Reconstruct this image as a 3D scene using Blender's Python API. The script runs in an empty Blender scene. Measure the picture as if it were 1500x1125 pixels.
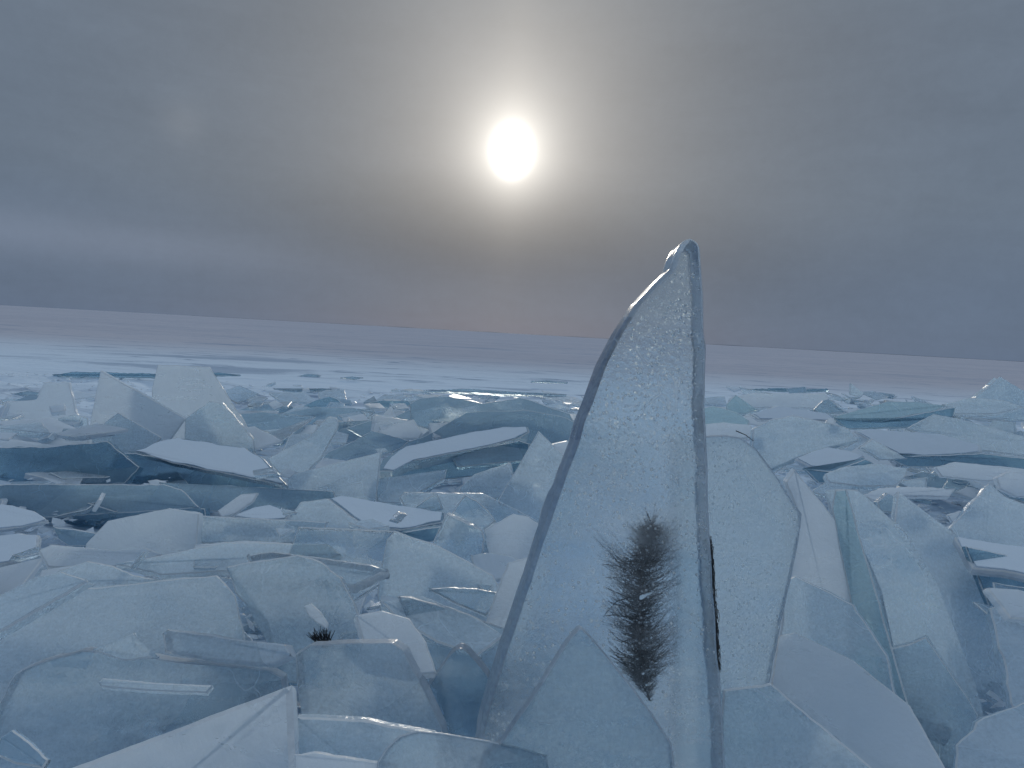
import bpy, bmesh, math, random
from mathutils import Vector, noise
R = math.radians
sc = bpy.context.scene
COL = sc.collection
# ------------------------------------------------------------------ camera
W, H = 1500, 1125
CAM_H = 1.1
HFOV = R(75)
FPX = (W / 2) / math.tan(HFOV / 2)
PITCH, ROLL = R(4.33), R(3.17)
CAM = Vector((0, 0, CAM_H))
F = Vector((0, math.cos(PITCH), -math.sin(PITCH)))
R0 = Vector((1, 0, 0)); U0 = R0.cross(F)
RV = R0 * math.cos(ROLL) + U0 * math.sin(ROLL)
UV = U0 * math.cos(ROLL) - R0 * math.sin(ROLL)
cam = bpy.data.cameras.new('camera')
cam.sensor_fit = 'HORIZONTAL'; cam.angle = HFOV; cam.clip_start = 0.05; cam.clip_end = 30000
camo = bpy.data.objects.new('camera', cam); COL.objects.link(camo)
from mathutils import Matrix
m = Matrix((RV, UV, -F)).transposed().to_4x4(); m.translation = CAM
camo.matrix_world = m
sc.camera = camo

def ray(px, py):
    v = RV * ((px - W / 2) / FPX) + UV * ((H / 2 - py) / FPX) + F
    return v.normalized()
def hz(px):                       # height of the horizon line in the photo at that column
    return 447 + 83 * px / 1500
SUN = ray(750, 222)
SUN_EL = math.asin(SUN.z); SUN_AZ = math.atan2(SUN.x, SUN.y)

# ------------------------------------------------------------------ render
sc.render.engine = 'CYCLES'
cy = sc.cycles
cy.max_bounces = 14; cy.transmission_bounces = 12; cy.diffuse_bounces = 3; cy.glossy_bounces = 3
cy.transparent_max_bounces = 8; cy.volume_bounces = 0
cy.sample_clamp_indirect = 4.0; cy.sample_clamp_direct = 12.0
cy.blur_glossy = 0.5
cy.caustics_reflective = True; cy.caustics_refractive = True
try:
    cy.use_denoising = True; cy.denoiser = 'OPENIMAGEDENOISE'
except Exception:
    pass
sc.view_settings.view_transform = 'Standard'; sc.view_settings.look = 'None'
sc.view_settings.gamma = 1; sc.view_settings.exposure = 0.0
sc.view_settings.use_curve_mapping = False

# ------------------------------------------------------------------ node helpers
class NT:
    def __init__(s, tree):
        s.t = tree
    def n(s, kind, **kw):
        x = s.t.nodes.new(kind)
        for k, v in kw.items():
            if k == 'ins':
                for a, b in v.items(): s.put(x, a, b)
            else: setattr(x, k, v)
        return x
    def put(s, node, sock, val):
        i = node.inputs[sock]
        if isinstance(val, bpy.types.NodeSocket): s.t.links.new(val, i)
        else: i.default_value = val
    def m(s, op, a, b=None, c=None, clamp=False):
        x = s.t.nodes.new('ShaderNodeMath'); x.operation = op; x.use_clamp = clamp
        for k, v in enumerate((a, b, c)):
            if v is not None: s.put(x, k, v)
        return x.outputs[0]
    def vm(s, op, a, b=None, out=0):
        x = s.t.nodes.new('ShaderNodeVectorMath'); x.operation = op
        s.put(x, 0, a)
        if b is not None: s.put(x, 1, b)
        return x.outputs[out]
    def mixc(s, f, a, b, blend='MIX'):
        x = s.t.nodes.new('ShaderNodeMix'); x.data_type = 'RGBA'; x.blend_type = blend
        s.put(x, 0, f); s.put(x, 6, a); s.put(x, 7, b)
        return x.outputs[2]
    def ramp(s, f, stops):
        x = s.t.nodes.new('ShaderNodeValToRGB'); s.put(x, 0, f)
        e = x.color_ramp.elements
        while len(e) < len(stops): e.new(0.5)
        for el, (p, c) in zip(e, stops):
            el.position = p; el.color = c if len(c) == 4 else (*c, 1)
        return x.outputs[0]
    def mr(s, v, a, b, c=0.0, d=1.0, smooth=True):
        x = s.t.nodes.new('ShaderNodeMapRange'); x.interpolation_type = 'SMOOTHSTEP' if smooth else 'LINEAR'
        for k, q in enumerate((v, a, b, c, d)): s.put(x, k, q)
        return x.outputs[0]
    def noise(s, vec, scale, detail=4, rough=0.55, dist=0.0):
        x = s.n('ShaderNodeTexNoise'); s.put(x, 'Vector', vec)
        for k, v in (('Scale', scale), ('Detail', detail), ('Roughness', rough), ('Distortion', dist)): s.put(x, k, v)
        return x.outputs[0]
    def mapping(s, vec, scale=(1, 1, 1), rot=(0, 0, 0)):
        x = s.n('ShaderNodeMapping'); s.put(x, 'Vector', vec); s.put(x, 'Scale', scale); s.put(x, 'Rotation', rot)
        return x.outputs[0]

# ------------------------------------------------------------------ sky
wd = bpy.data.worlds.new('World'); sc.world = wd; wd.use_nodes = True
t = wd.node_tree; t.nodes.clear(); N = NT(t)
out = N.n('ShaderNodeOutputWorld'); bg = N.n('ShaderNodeBackground')
t.links.new(bg.outputs[0], out.inputs[0])
sky = N.n('ShaderNodeTexSky'); sky.sky_type = 'NISHITA'; sky.sun_disc = False
sky.sun_elevation = SUN_EL; sky.sun_rotation = SUN_AZ
tc = N.n('ShaderNodeTexCoord'); D = N.vm('NORMALIZE', tc.outputs['Generated'])
sunR = Vector((SUN.y, -SUN.x, 0)).normalized(); sunU = sunR.cross(SUN)
dv = N.vm('SUBTRACT', D, tuple(SUN))
sx = N.vm('DOT_PRODUCT', dv, tuple(sunR), out=1); sy = N.vm('DOT_PRODUCT', dv, tuple(sunU), out=1)
def ell(kx, ky):                       # angle from the sun in degrees, stretched
    return N.m('MULTIPLY', N.m('SQRT', N.m('ADD', N.m('POWER', N.m('MULTIPLY', sx, kx), 2.0), N.m('POWER', N.m('MULTIPLY', sy, ky), 2.0))), 57.2958)
up_s = N.m('MAXIMUM', sy, 0.0); dn_s = N.m('MINIMUM', sy, 0.0)
sy = N.m('ADD', N.m('MULTIPLY', up_s, .62), N.m('MULTIPLY', dn_s, 2.0))      # the veil thins upward
sy_w = sy
sy = N.vm('DOT_PRODUCT', dv, tuple(sunU), out=1)
r1 = ell(1.0, 0.80); r2 = ell(1.0, 0.86)
sy = sy_w
r3 = ell(1.0, 1.0)
core = N.m('MULTIPLY', N.m('EXPONENT', N.m('MULTIPLY', N.m('POWER', N.m('DIVIDE', r1, .86), 2.0), -1.0)), 14.0)
g1 = N.m('MULTIPLY', N.m('EXPONENT', N.m('DIVIDE', r2, -1.7)), 1.55)
g2 = N.m('MULTIPLY', N.m('EXPONENT', N.m('MULTIPLY', N.m('POWER', N.m('DIVIDE', r3, 7.5), 1.3), -1.0)), 0.36)
g3 = N.m('MULTIPLY', N.m('EXPONENT', N.m('MULTIPLY', N.m('POWER', N.m('DIVIDE', r3, 20.0), 2.0), -1.0)), 0.088)
sep = N.n('ShaderNodeSeparateXYZ'); N.put(sep, 0, D)
dx, dy, dz = sep.outputs
el = N.m('MULTIPLY', N.m('ARCSINE', dz), 57.2958)
base = N.ramp(N.m('DIVIDE', el, 90.0, clamp=True), [
    (0.0, (.110, .158, .240)), (0.05, (.118, .163, .240)), (0.12, (.134, .177, .240)), (0.25, (.136, .176, .234)),
    (0.36, (.156, .205, .270)), (0.48, (.40, .48, .58)), (1.0, (.60, .70, .83))])
# cloud veil, stretched along the horizon
nv = N.mapping(D, (1.2, 1.2, 3.4), (.0, .12, .4))
cl = N.noise(nv, 2.2, 5, 0.5, 0.3)
cl2 = N.noise(N.mapping(D, (2.0, 2.0, 9.0), (.1, .2, 0)), 3.0, 6, 0.62, 0.8)
veil = N.m('ADD', N.m('MULTIPLY', N.m('SUBTRACT', cl, 0.5), 0.30), N.m('MULTIPLY', N.m('SUBTRACT', cl2, 0.5), 0.16))
veil = N.m('ADD', veil, N.m('MULTIPLY', N.m('SUBTRACT', N.noise(D, 60.0, 5, 0.7), 0.5), 0.14))
veil = N.m('ADD', 1.0, veil)
# a paler bank low in the sky, to the side of the sun
band = N.m('EXPONENT', N.m('MULTIPLY', N.m('POWER', N.m('DIVIDE', N.m('SUBTRACT', el, 5.0), 1.7), 2.0), -1.0))
band = N.m('MULTIPLY', band, N.mr(dx, -0.12, -0.55, 0.0, 0.045))
band2 = N.m('EXPONENT', N.m('MULTIPLY', N.m('POWER', N.m('DIVIDE', N.m('SUBTRACT', el, 3.0), 1.5), 2.0), -1.0))
band2 = N.m('MULTIPLY', band2, N.mr(N.m('ABSOLUTE', sx), 0.45, 0.0, 0.0, 0.008))
c0 = N.mixc(1.0, base, N.n('ShaderNodeCombineColor', ins={0: veil, 1: veil, 2: veil}).outputs[0], 'MULTIPLY')
c0 = N.mixc(0.0015, c0, sky.outputs[0])
def tint(f, col):
    x = N.n('ShaderNodeVectorMath', operation='SCALE'); x.inputs[0].default_value = col; N.put(x, 'Scale', f)
    return x.outputs[0]
warm = N.m('EXPONENT', N.m('MULTIPLY', N.m('POWER', N.m('DIVIDE', N.m('MULTIPLY', N.vm('LENGTH', dv, out=1), 57.2958), 24.0), 2.0), -1.0))
c0 = N.mixc(N.m('MULTIPLY', warm, N.mr(el, 0.0, 9.0, .35, 1.0)), c0, N.mixc(1.0, c0, (.97, .86, .76, 1), 'MULTIPLY'))
acc = c0
# a thicker, darker bank of veil in the sky below the sun
bank = N.m('MULTIPLY', N.m('EXPONENT', N.m('MULTIPLY', N.m('POWER', N.m('DIVIDE', N.m('SUBTRACT', el, 7.5), 4.5), 2.0), -1.0)), N.m('EXPONENT', N.m('MULTIPLY', N.m('POWER', N.m('MULTIPLY', sx, 3.2), 2.0), -1.0)))
bk = N.m('SUBTRACT', 1.0, N.m('MULTIPLY', bank, .24))
acc = N.mixc(1.0, acc, N.n('ShaderNodeCombineColor', ins={0: bk, 1: bk, 2: bk}).outputs[0], 'MULTIPLY')
DOG = ray(268, 180)
dog = N.m('MULTIPLY', N.m('EXPONENT', N.m('MULTIPLY', N.m('POWER', N.m('DIVIDE', N.m('MULTIPLY', N.vm('LENGTH', N.vm('SUBTRACT', D, tuple(DOG)), out=1), 57.2958), 1.5), 2.0), -1.0)), .030)
pillar = N.m('MULTIPLY', N.m('EXPONENT', N.m('MULTIPLY', N.m('POWER', N.m('MULTIPLY', sx, 36.0), 2.0), -1.0)), N.m('MULTIPLY', N.m('EXPONENT', N.m('MULTIPLY', N.m('ABSOLUTE', sy), -5.0)), .045))
for f, col in ((dog, (1, .96, .9)), (pillar, (1, .88, .72)), (core, (1, .97, .90)), (g1, (1, .95, .86)), (g2, (1.0, .945, .86)), (N.m('MULTIPLY', g3, N.mr(el, 0.0, 9.0, .30, 1.0)), (1.0, .84, .62)), (band, (.95, 1.0, 1.2)), (band2, (.7, .66, .70))):
    acc = N.vm('ADD', acc, tint(f, col))
N.put(bg, 'Color', acc); bg.inputs['Strength'].default_value = 1.0

sl = bpy.data.lights.new('sun', 'SUN'); sl.energy = 1.2; sl.angle = R(4); sl.color = (1, .90, .76)
so = bpy.data.objects.new('sun', sl); COL.objects.link(so)
so.rotation_euler = (-SUN).to_track_quat('-Z', 'Y').to_euler(); so.location = (0, 0, 50)

# ------------------------------------------------------------------ materials
MATS = {}
def ice_mat(name, frost=.4, amp=.5, rough=.2, tint=(.80, .91, .97), scat=(.73, .84, .92), dens=1.4, absorb=(.34, .68, .84),
            bubbles=0.0, up=.22, wave=.015, trans=.55, cracks=.5, facets=.34):
    ma = bpy.data.materials.new(name); ma.use_nodes = True; t = ma.node_tree; t.nodes.clear(); N = NT(t)
    out = N.n('ShaderNodeOutputMaterial')
    tc = N.n('ShaderNodeTexCoord'); P = tc.outputs['Object']
    oi = N.n('ShaderNodeObjectInfo'); rnd = oi.outputs['Random']
    off = N.vm('ADD', P, N.vm('MULTIPLY', N.n('ShaderNodeCombineXYZ', ins={0: rnd, 1: rnd, 2: rnd}).outputs[0], (37., 53., 71.)))
    cloud = N.noise(off, 3.2, 7, .6, .6)
    streak = N.noise(N.mapping(off, (1.5, 1.5, 7.0), (.5, .35, 0)), 2.5, 5, .6, .4)
    grain = N.noise(off, 85, 3, .6)
    fine = N.noise(off, 300, 2, .6)
    geo = N.n('ShaderNodeNewGeometry'); sp = N.n('ShaderNodeSeparateXYZ'); N.put(sp, 0, geo.outputs['True Normal'])
    upz = N.m('MULTIPLY', N.m('MAXIMUM', sp.outputs[2], 0.0), up)
    f = N.m('ADD', frost, N.m('MULTIPLY', N.m('SUBTRACT', cloud, .5), amp))
    f = N.m('ADD', f, N.m('MULTIPLY', N.m('SUBTRACT', streak, .5), amp * 1.1))
    f = N.m('ADD', f, N.m('MULTIPLY', N.m('SUBTRACT', grain, .5), amp * .75))
    patch_ = N.mr(N.noise(off, 2.3, 5, .6, .8), .36, .62)
    f = N.m('ADD', f, N.m('MULTIPLY', upz, N.m('ADD', .45, N.m('MULTIPLY', patch_, .9))))
    vc = N.n('ShaderNodeTexVoronoi', feature='DISTANCE_TO_EDGE'); N.put(vc, 'Scale', 4.0)
    wob = N.n('ShaderNodeTexNoise'); N.put(wob, 'Vector', off); N.put(wob, 'Scale', 4.0); N.put(wob, 'Detail', 3.0)
    N.put(vc, 'Vector', N.vm('ADD', off, N.vm('MULTIPLY', wob.outputs['Color'], (.35, .35, .35))))
    crack = N.m('MULTIPLY', N.mr(vc.outputs['Distance'], .018, .004), N.mr(N.noise(off, 1.7, 3), .50, .62))
    f = N.m('ADD', f, N.m('MULTIPLY', crack, cracks))
    vh = N.n('ShaderNodeTexVoronoi'); N.put(vh, 'Scale', 2.6)          # healed fracture planes: one facet clearer, the next whiter
    N.put(vh, 'Vector', N.vm('ADD', N.mapping(off, (1, .6, 1.4), (.6, .3, .2)), N.vm('MULTIPLY', wob.outputs['Color'], (.10, .10, .10))))
    sv = N.n('ShaderNodeSeparateColor'); N.put(sv, 0, vh.outputs['Color'])
    f = N.m('ADD', f, N.m('MULTIPLY', N.m('SUBTRACT', sv.outputs[1], .5), facets))
    f = N.m('ADD', f, N.m('MULTIPLY', N.m('SUBTRACT', rnd, .5), .22))
    hgt = N.m('ADD', N.m('MULTIPLY', cloud, wave), N.m('MULTIPLY', grain, .0014))
    hgt = N.m('ADD', hgt, N.m('MULTIPLY', fine, .00035))
    if bubbles:
        for scl, sz in ((75., .30), (150., .26)):
            vo = N.n('ShaderNodeTexVoronoi'); N.put(vo, 'Vector', off); N.put(vo, 'Scale', scl)
            spx = N.n('ShaderNodeSeparateColor'); N.put(spx, 0, vo.outputs['Color'])
            on = N.mr(spx.outputs[0], .42, .5)
            patch = N.mr(N.noise(off, 6, 2), .34, .58)
            dot = N.m('MULTIPLY', N.m('MULTIPLY', N.mr(vo.outputs['Distance'], sz, sz * .35), on), patch)
            f = N.m('ADD', f, N.m('MULTIPLY', dot, bubbles))
            hgt = N.m('ADD', hgt, N.m('MULTIPLY', dot, .0022 * bubbles))
    f = N.m('MINIMUM', N.m('MAXIMUM', f, 0.03), 0.97)
    bp = N.n('ShaderNodeBump'); N.put(bp, 'Strength', 1.0); N.put(bp, 'Distance', 1.0); N.put(bp, 'Height', hgt)
    pr = N.n('ShaderNodeBsdfPrincipled')
    N.put(pr, 'Base Color', (*tint, 1)); N.put(pr, 'Transmission Weight', 1.0); N.put(pr, 'IOR', 1.31)
    N.put(pr, 'Roughness', N.m('ADD', rough * .5, N.m('MULTIPLY', streak, rough))); N.put(pr, 'Normal', bp.outputs[0])
    di = N.n('ShaderNodeBsdfPrincipled'); N.put(di, 'Base Color', (*scat, 1)); N.put(di, 'Normal', bp.outputs[0]); N.put(di, 'Roughness', .26); N.put(di, 'IOR', 1.31); N.put(di, 'Specular IOR Level', .7)
    tr = N.n('ShaderNodeBsdfTranslucent'); N.put(tr, 'Color', (*scat, 1)); N.put(tr, 'Normal', bp.outputs[0])
    mx = N.n('ShaderNodeMixShader'); N.put(mx, 0, trans); t.links.new(di.outputs[0], mx.inputs[1]); t.links.new(tr.outputs[0], mx.inputs[2])
    m2 = N.n('ShaderNodeMixShader'); N.put(m2, 0, f); t.links.new(pr.outputs[0], m2.inputs[1]); t.links.new(mx.outputs[0], m2.inputs[2])
    t.links.new(m2.outputs[0], out.inputs[0])
    va = N.n('ShaderNodeVolumeAbsorption'); N.put(va, 'Color', (*absorb, 1)); N.put(va, 'Density', dens)
    t.links.new(va.outputs[0], out.inputs[1])
    MATS[name] = ma
    return ma
ice_mat('clear_ice', frost=.10, amp=.7, rough=.02, dens=1.1, trans=.65, wave=.006)
ice_mat('frosted_ice', frost=.42, amp=.85, rough=.13)
ice_mat('white_ice', frost=.80, amp=.4, rough=.3, scat=(.80, .87, .93))
ice_mat('edge_ice', frost=.85, amp=.4, rough=.2, scat=(.90, .95, .98), cracks=0, trans=.4, facets=0)  # crushed frost on broken edges, whitened so their catchlight is in the colour
ice_mat('teal_ice', frost=.42, amp=.45, rough=.22, dens=2.2, absorb=(.30, .62, .77), scat=(.44, .60, .72), tint=(.78, .89, .95))
ice_mat('flank_ice', frost=.46, amp=.5, rough=.22, dens=2.0, absorb=(.28, .66, .80), scat=(.56, .73, .81), tint=(.76, .90, .95))
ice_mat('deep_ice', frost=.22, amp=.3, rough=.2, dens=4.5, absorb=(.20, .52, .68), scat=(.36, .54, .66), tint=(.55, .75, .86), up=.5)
ice_mat('rim_ice', frost=.60, amp=.5, rough=.10, dens=1.0, scat=(.76, .84, .91), tint=(.92, .96, .98), up=.15, wave=.006)
ice_mat('bubbly_ice', frost=.20, amp=.45, rough=.13, bubbles=.95, dens=1.3, facets=.10,  absorb=(.40, .70, .86), wave=.010, scat=(.78, .85, .91))
ice_mat('speckled_ice', frost=.46, amp=.45, rough=.22, bubbles=.8, dens=1.8, wave=.010)

def snow_mat(name, col, bump=.01, streaks=False, sparkle=False):
    ma = bpy.data.materials.new(name); ma.use_nodes = True; t = ma.node_tree; t.nodes.clear(); N = NT(t)
    out = N.n('ShaderNodeOutputMaterial'); geo = N.n('ShaderNodeNewGeometry'); P = geo.outputs['Position']
    n1 = N.noise(P, 5, 6, .6, .3); n2 = N.noise(P, 60, 4, .65); n3 = N.noise(P, 400, 2)
    h = N.m('ADD', N.m('MULTIPLY', n1, bump), N.m('ADD', N.m('MULTIPLY', n2, bump * .12), N.m('MULTIPLY', n3, bump * .02)))
    c = N.mixc(N.m('MULTIPLY', n1, .5), (*col, 1), (col[0] * .86, col[1] * .93, col[2] * .98, 1))
    if streaks:
        s1 = N.noise(N.mapping(P, (.22, .8, 1), (0, 0, .12)), 1.0, 9, .66, 1.2)
        s2 = N.noise(N.mapping(P, (.02, .06, 1), (0, 0, .2)), 1.0, 9, .62, .8)
        s3 = N.noise(N.mapping(P, (.9, 2.6, 1), (0, 0, .1)), 1.0, 5, .6, .5)
        s4 = N.noise(N.mapping(P, (.05, .22, 1), (0, 0, .12)), 1.0, 9, .68, 1.0)
        ice = N.m('MAXIMUM', N.m('MULTIPLY', N.mr(s1, .52, .62, 0, .85), N.mr(s3, .44, .56)), N.mr(s4, .56, .64, 0, .6))
        big = N.mr(s2, .42, .62)
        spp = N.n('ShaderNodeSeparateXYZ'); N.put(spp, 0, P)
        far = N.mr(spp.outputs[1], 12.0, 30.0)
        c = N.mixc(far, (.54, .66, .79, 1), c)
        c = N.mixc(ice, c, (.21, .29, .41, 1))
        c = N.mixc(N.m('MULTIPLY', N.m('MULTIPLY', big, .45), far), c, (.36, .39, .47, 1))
        h = N.m('ADD', h, N.m('ADD', N.m('MULTIPLY', s1, .10), N.m('MULTIPLY', s3, .03)))
    bp = N.n('ShaderNodeBump'); N.put(bp, 'Strength', .9); N.put(bp, 'Distance', 1.0); N.put(bp, 'Height', h)
    pr = N.n('ShaderNodeBsdfPrincipled'); N.put(pr, 'Base Color', c); N.put(pr, 'Roughness', .9); N.put(pr, 'Normal', bp.outputs[0])
    N.put(pr, 'Specular IOR Level', .0)
    N.put(pr, 'Subsurface Weight', 0.0)
    t.links.new(pr.outputs[0], out.inputs[0]); MATS[name] = ma
    return ma
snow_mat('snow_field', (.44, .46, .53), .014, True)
snow_mat('snow_crust', (.62, .71, .80), .012)

def flat_mat(name, col, rough=.8, var=.4):
    ma = bpy.data.materials.new(name); ma.use_nodes = True; t = ma.node_tree; N = NT(t)
    pr = t.nodes['Principled BSDF']; tc = N.n('ShaderNodeTexCoord')
    n1 = N.noise(tc.outputs['Object'], 40, 4)
    N.put(pr, 'Base Color', N.mixc(n1, (*[c * (1 - var) for c in col], 1), (*[c * (1 + var) for c in col], 1))); N.put(pr, 'Roughness', rough)
    MATS[name] = ma
flat_mat('plant_dark', (.016, .021, .027)); flat_mat('plant_brown', (.024, .024, .026)); flat_mat('shore', (.10, .13, .18)); flat_mat('dark_strand', (.05, .052, .055))

# ------------------------------------------------------------------ object helpers
def tag(o, label=None, cat=None, group=None, kind=None):
    for k, v in (('label', label), ('category', cat), ('group', group), ('kind', kind)):
        if v: o[k] = v
def mesh_obj(name, bm, mat, parent=None, loc=(0, 0, 0)):
    me = bpy.data.meshes.new(name); bm.to_mesh(me); bm.free()
    o = bpy.data.objects.new(name, me); COL.objects.link(o)
    me.materials.append(MATS[mat]); o.location = loc
    if parent: o.parent = parent
    return o

def chaikin(pts, k):
    out = []
    n = len(pts)
    for i in range(n):
        a, b, c = pts[i - 1], pts[i], pts[(i + 1) % n]
        out.append(b + (a - b) * min(k / max((a - b).length, 1e-6), .4))
        out.append(b + (a - b) * min(.3 * k / max((a - b).length, 1e-6), .12) + (c - b) * min(.3 * k / max((c - b).length, 1e-6), .12))
        out.append(b + (c - b) * min(k / max((c - b).length, 1e-6), .4))
    return out
def resample(pts, step, rnd, jag):
    out = []
    n = len(pts); sd = rnd.random() * 100
    for i in range(n):
        a, b = pts[i], pts[(i + 1) % n]
        L = (b - a).length
        q = max(1, min(22, int(L / step)))
        nr = Vector((-(b - a).y, (b - a).x)).normalized() if L > 1e-9 else Vector((0, 0))
        for j in range(q):
            p = a.lerp(b, j / q)
            w = noise.noise(Vector((p.x * 1.1 / step * .35, p.y * 1.1 / step * .35, sd))) * jag
            w += rnd.uniform(-1, 1) * jag * .35
            out.append(p + nr * w * (0 if j == 0 else 1))
    return out
def inset(pts, amounts):
    n = len(pts); out = []
    for i in range(n):
        a, b, c = pts[i - 1], pts[i], pts[(i + 1) % n]
        d1 = (b - a); d2 = (c - b)
        n1 = Vector((-d1.y, d1.x)); n2 = Vector((-d2.y, d2.x))
        if n1.length > 1e-9: n1.normalize()
        if n2.length > 1e-9: n2.normalize()
        nn = n1 + n2
        if nn.length < 1e-6: nn = n1
        nn.normalize()
        k = 1 / max(nn.dot(n1), .6)
        am = amounts(nn) if callable(amounts) else amounts
        out.append(b + nn * am * k)
    return out
def area(p):
    return sum(p[i - 1].x * p[i].y - p[i].x * p[i - 1].y for i in range(len(p))) / 2

def prism(P2, O, A, B, Nn, th, bi, bd, segs, rnd, taper=.1, rim=False, smooth=False, crest=False):
    """rounded slab: P2 outline on the plane (O,A,B), body grows along -Nn"""
    bm = bmesh.new()
    if area(P2) < 0: P2 = P2[::-1]
    ext = max((max(p.x for p in P2) - min(p.x for p in P2)), (max(p.y for p in P2) - min(p.y for p in P2)))
    sh = Vector((rnd.uniform(-1, 1), rnd.uniform(-1, 1))) * th * taper
    rings = []
    for i in range(segs + 1):
        a = math.pi / 2 * i / segs
        f = (1 - math.sin(a))
        pts = inset(P2, (lambda nn, f=f: (bi(nn) if callable(bi) else bi) * f))
        rings.append([(p, bd * (1 - math.cos(a))) for p in pts])
    sd = rnd.random() * 50
    # the flank is rough: a middle ring wanders in and out
    mid = inset(P2, 0)
    rings.append([(p + Vector((noise.noise(Vector((p.x * 9, p.y * 9, sd))), noise.noise(Vector((p.x * 9, p.y * 9, sd + 9))))) * th * .22 + sh * .5, th * .5) for p in mid])
    b2 = min(bd * .8, th * .3)
    for i in range(segs + 1):
        a = math.pi / 2 * (1 - i / segs)
        f = (1 - math.sin(a))
        pts = inset(P2, (lambda nn, f=f: min(.03, (bi(nn) if callable(bi) else bi)) * f))
        rings.append([(p + sh, th - b2 * (1 - math.cos(a))) for p in pts])
    vr = []
    for rg in rings:
        vr.append([bm.verts.new(O + A * p.x + B * p.y - Nn * d) for p, d in rg])
    n = len(P2)
    for k in range(len(vr) - 1):
        for i in range(n):
            f = bm.faces.new((vr[k][i], vr[k][(i + 1) % n], vr[k + 1][(i + 1) % n], vr[k + 1][i])); f.smooth = smooth
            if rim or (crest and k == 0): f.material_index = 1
    bm.faces.new(vr[0][::-1]); bm.faces.new(vr[-1])
    bmesh.ops.recalc_face_normals(bm, faces=bm.faces)
    return bm

LAND = []           # (pixel centre, handle) of every traced slab, for describing what stands near it
COUNT = [0]
def ground_z(x, y):
    d = math.hypot(x, y)
    edge = 12.5 + 1.6 * noise.noise(Vector((x * .25, 3.3, 0))) + .05 * abs(x)
    mk = max(0.0, min(1.0, (edge - y) / 2.5))
    if y < -3: mk *= max(0.0, min(1.0, (y + 12) / 9))
    near = max(0.0, min(1.0, (5.0 - d) / 3.0))
    z = mk * (-.09 - .14 * near + .08 * noise.noise(Vector((x * .9, y * .9, 1.7))) + .05 * noise.noise(Vector((x * 2.7, y * 2.7, 4.1))))
    z += .015 * noise.noise(Vector((x * .3, y * .3, 9))) + .35 * max(0, (d - 60) / 400) * noise.noise(Vector((x * .01, y * .03, 5))) * (1 if d < 2000 else 0)
    return z

def simplify(pts, tol):
    def dp(a):
        if len(a) < 3: return a
        p, q = Vector(a[0]), Vector(a[-1]); d = q - p; best, bi_ = 0, 0
        for i in range(1, len(a) - 1):
            v = Vector(a[i]) - p
            h = abs(d.x * v.y - d.y * v.x) / max(d.length, 1e-6)
            if h > best: best, bi_ = h, i
        if best < tol: return [a[0], a[-1]]
        return dp(a[:bi_ + 1])[:-1] + dp(a[bi_:])
    c = Vector((sum(p[0] for p in pts) / len(pts), sum(p[1] for p in pts) / len(pts)))
    i0 = max(range(len(pts)), key=lambda i: (Vector(pts[i]) - c).length)
    r = pts[i0:] + pts[:i0]
    i1 = max(range(len(r)), key=lambda i: (Vector(r[i]) - Vector(r[0])).length)
    out = dp(r[:i1 + 1])[:-1] + dp(r[i1:] + r[:1])[:-1]
    return out if len(out) > 2 else pts
def slab(handle, label, pts, yaw=0, tilt=30, th=.07, d=None, base=None, zb=.12, mat='frosted_ice', name='ice_floe', jag=.012,
         bev=.005, bd=None, segs=2, cat='ice slab', group=None, snow=False, rnd_corner=.006, bi=None, taper=.3, step=None, rim=False, kind_thing=True):
    COUNT[0] += 1
    rnd = random.Random(COUNT[0] * 7919 + 13)
    if not bi:
        A2 = abs(area([Vector(q) for q in pts])) ** .5
        pts = simplify(pts, .035 * A2)
    b = base or max(pts, key=lambda p: p[1] - hz(p[0]))
    rb = ray(*b)
    if d is None:
        tt = (zb - CAM_H) / rb.z
    else:
        tt = d / rb.dot(F)
    O = CAM + rb * tt
    th = th * (.5 if not bi else .75)
    if callable(bi): pass
    elif bi: bi = bi * .5; bd = (bd or .02) * .6
    ya, ti = R(yaw), R(tilt)
    Nn = Vector((math.sin(ya) * math.cos(ti), -math.cos(ya) * math.cos(ti), math.sin(ti)))
    A = Vector((0, 0, 1)).cross(Nn)
    A = A.normalized() if A.length > 1e-4 else Vector((1, 0, 0))
    B = Nn.cross(A)
    P2 = []
    lim = (O - CAM).length
    for px, py in pts:
        r = ray(px, py)
        dn = r.dot(Nn)
        tt = (O - CAM).dot(Nn) / dn if abs(dn) > 1e-4 else lim * 2
        if tt < 0 or tt > lim * 2.2:
            tt = lim * 2.2
        q = CAM + r * tt - O
        P2.append(Vector((q.dot(A), q.dot(B))))
    if area(P2) < 0: P2 = P2[::-1]
    size = math.sqrt(abs(area(P2)))
    P2 = chaikin(P2, rnd_corner * size)
    P2 = resample(P2, step or size * .06, rnd, jag * size)
    bv = min(bev, size * .05)
    bm = prism(P2, Vector((0, 0, 0)), A, B, Nn, th, bi or bv, bd or min(bv, th * .3), segs if bi else 1, rnd, taper, rim or bool(bi), bool(bi), True)
    o = mesh_obj(name, bm, mat, None, O)
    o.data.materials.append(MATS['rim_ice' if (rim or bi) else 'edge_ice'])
    if kind_thing: o['kind'] = 'thing'
    tag(o, label, cat, group)
    if snow:
        cc = Vector((sum(p.x for p in P2) / len(P2), sum(p.y for p in P2) / len(P2)))
        P3 = [cc + (p - cc) * (.93 + .10 * noise.noise(Vector((p.x * 6, p.y * 6, 3)))) for p in P2]
        bm = prism(P3, Nn * .006, A, B, Nn, .010, .0015, .0015, 1, rnd, 0)
        mesh_obj('snow_cover', bm, 'snow_crust', o)
    cx = sum(p[0] for p in pts) / len(pts); cyy = sum(p[1] for p in pts) / len(pts)
    LAND.append((cx, cyy, handle, O.copy()))
    return o, O, A, B, Nn
import re
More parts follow.
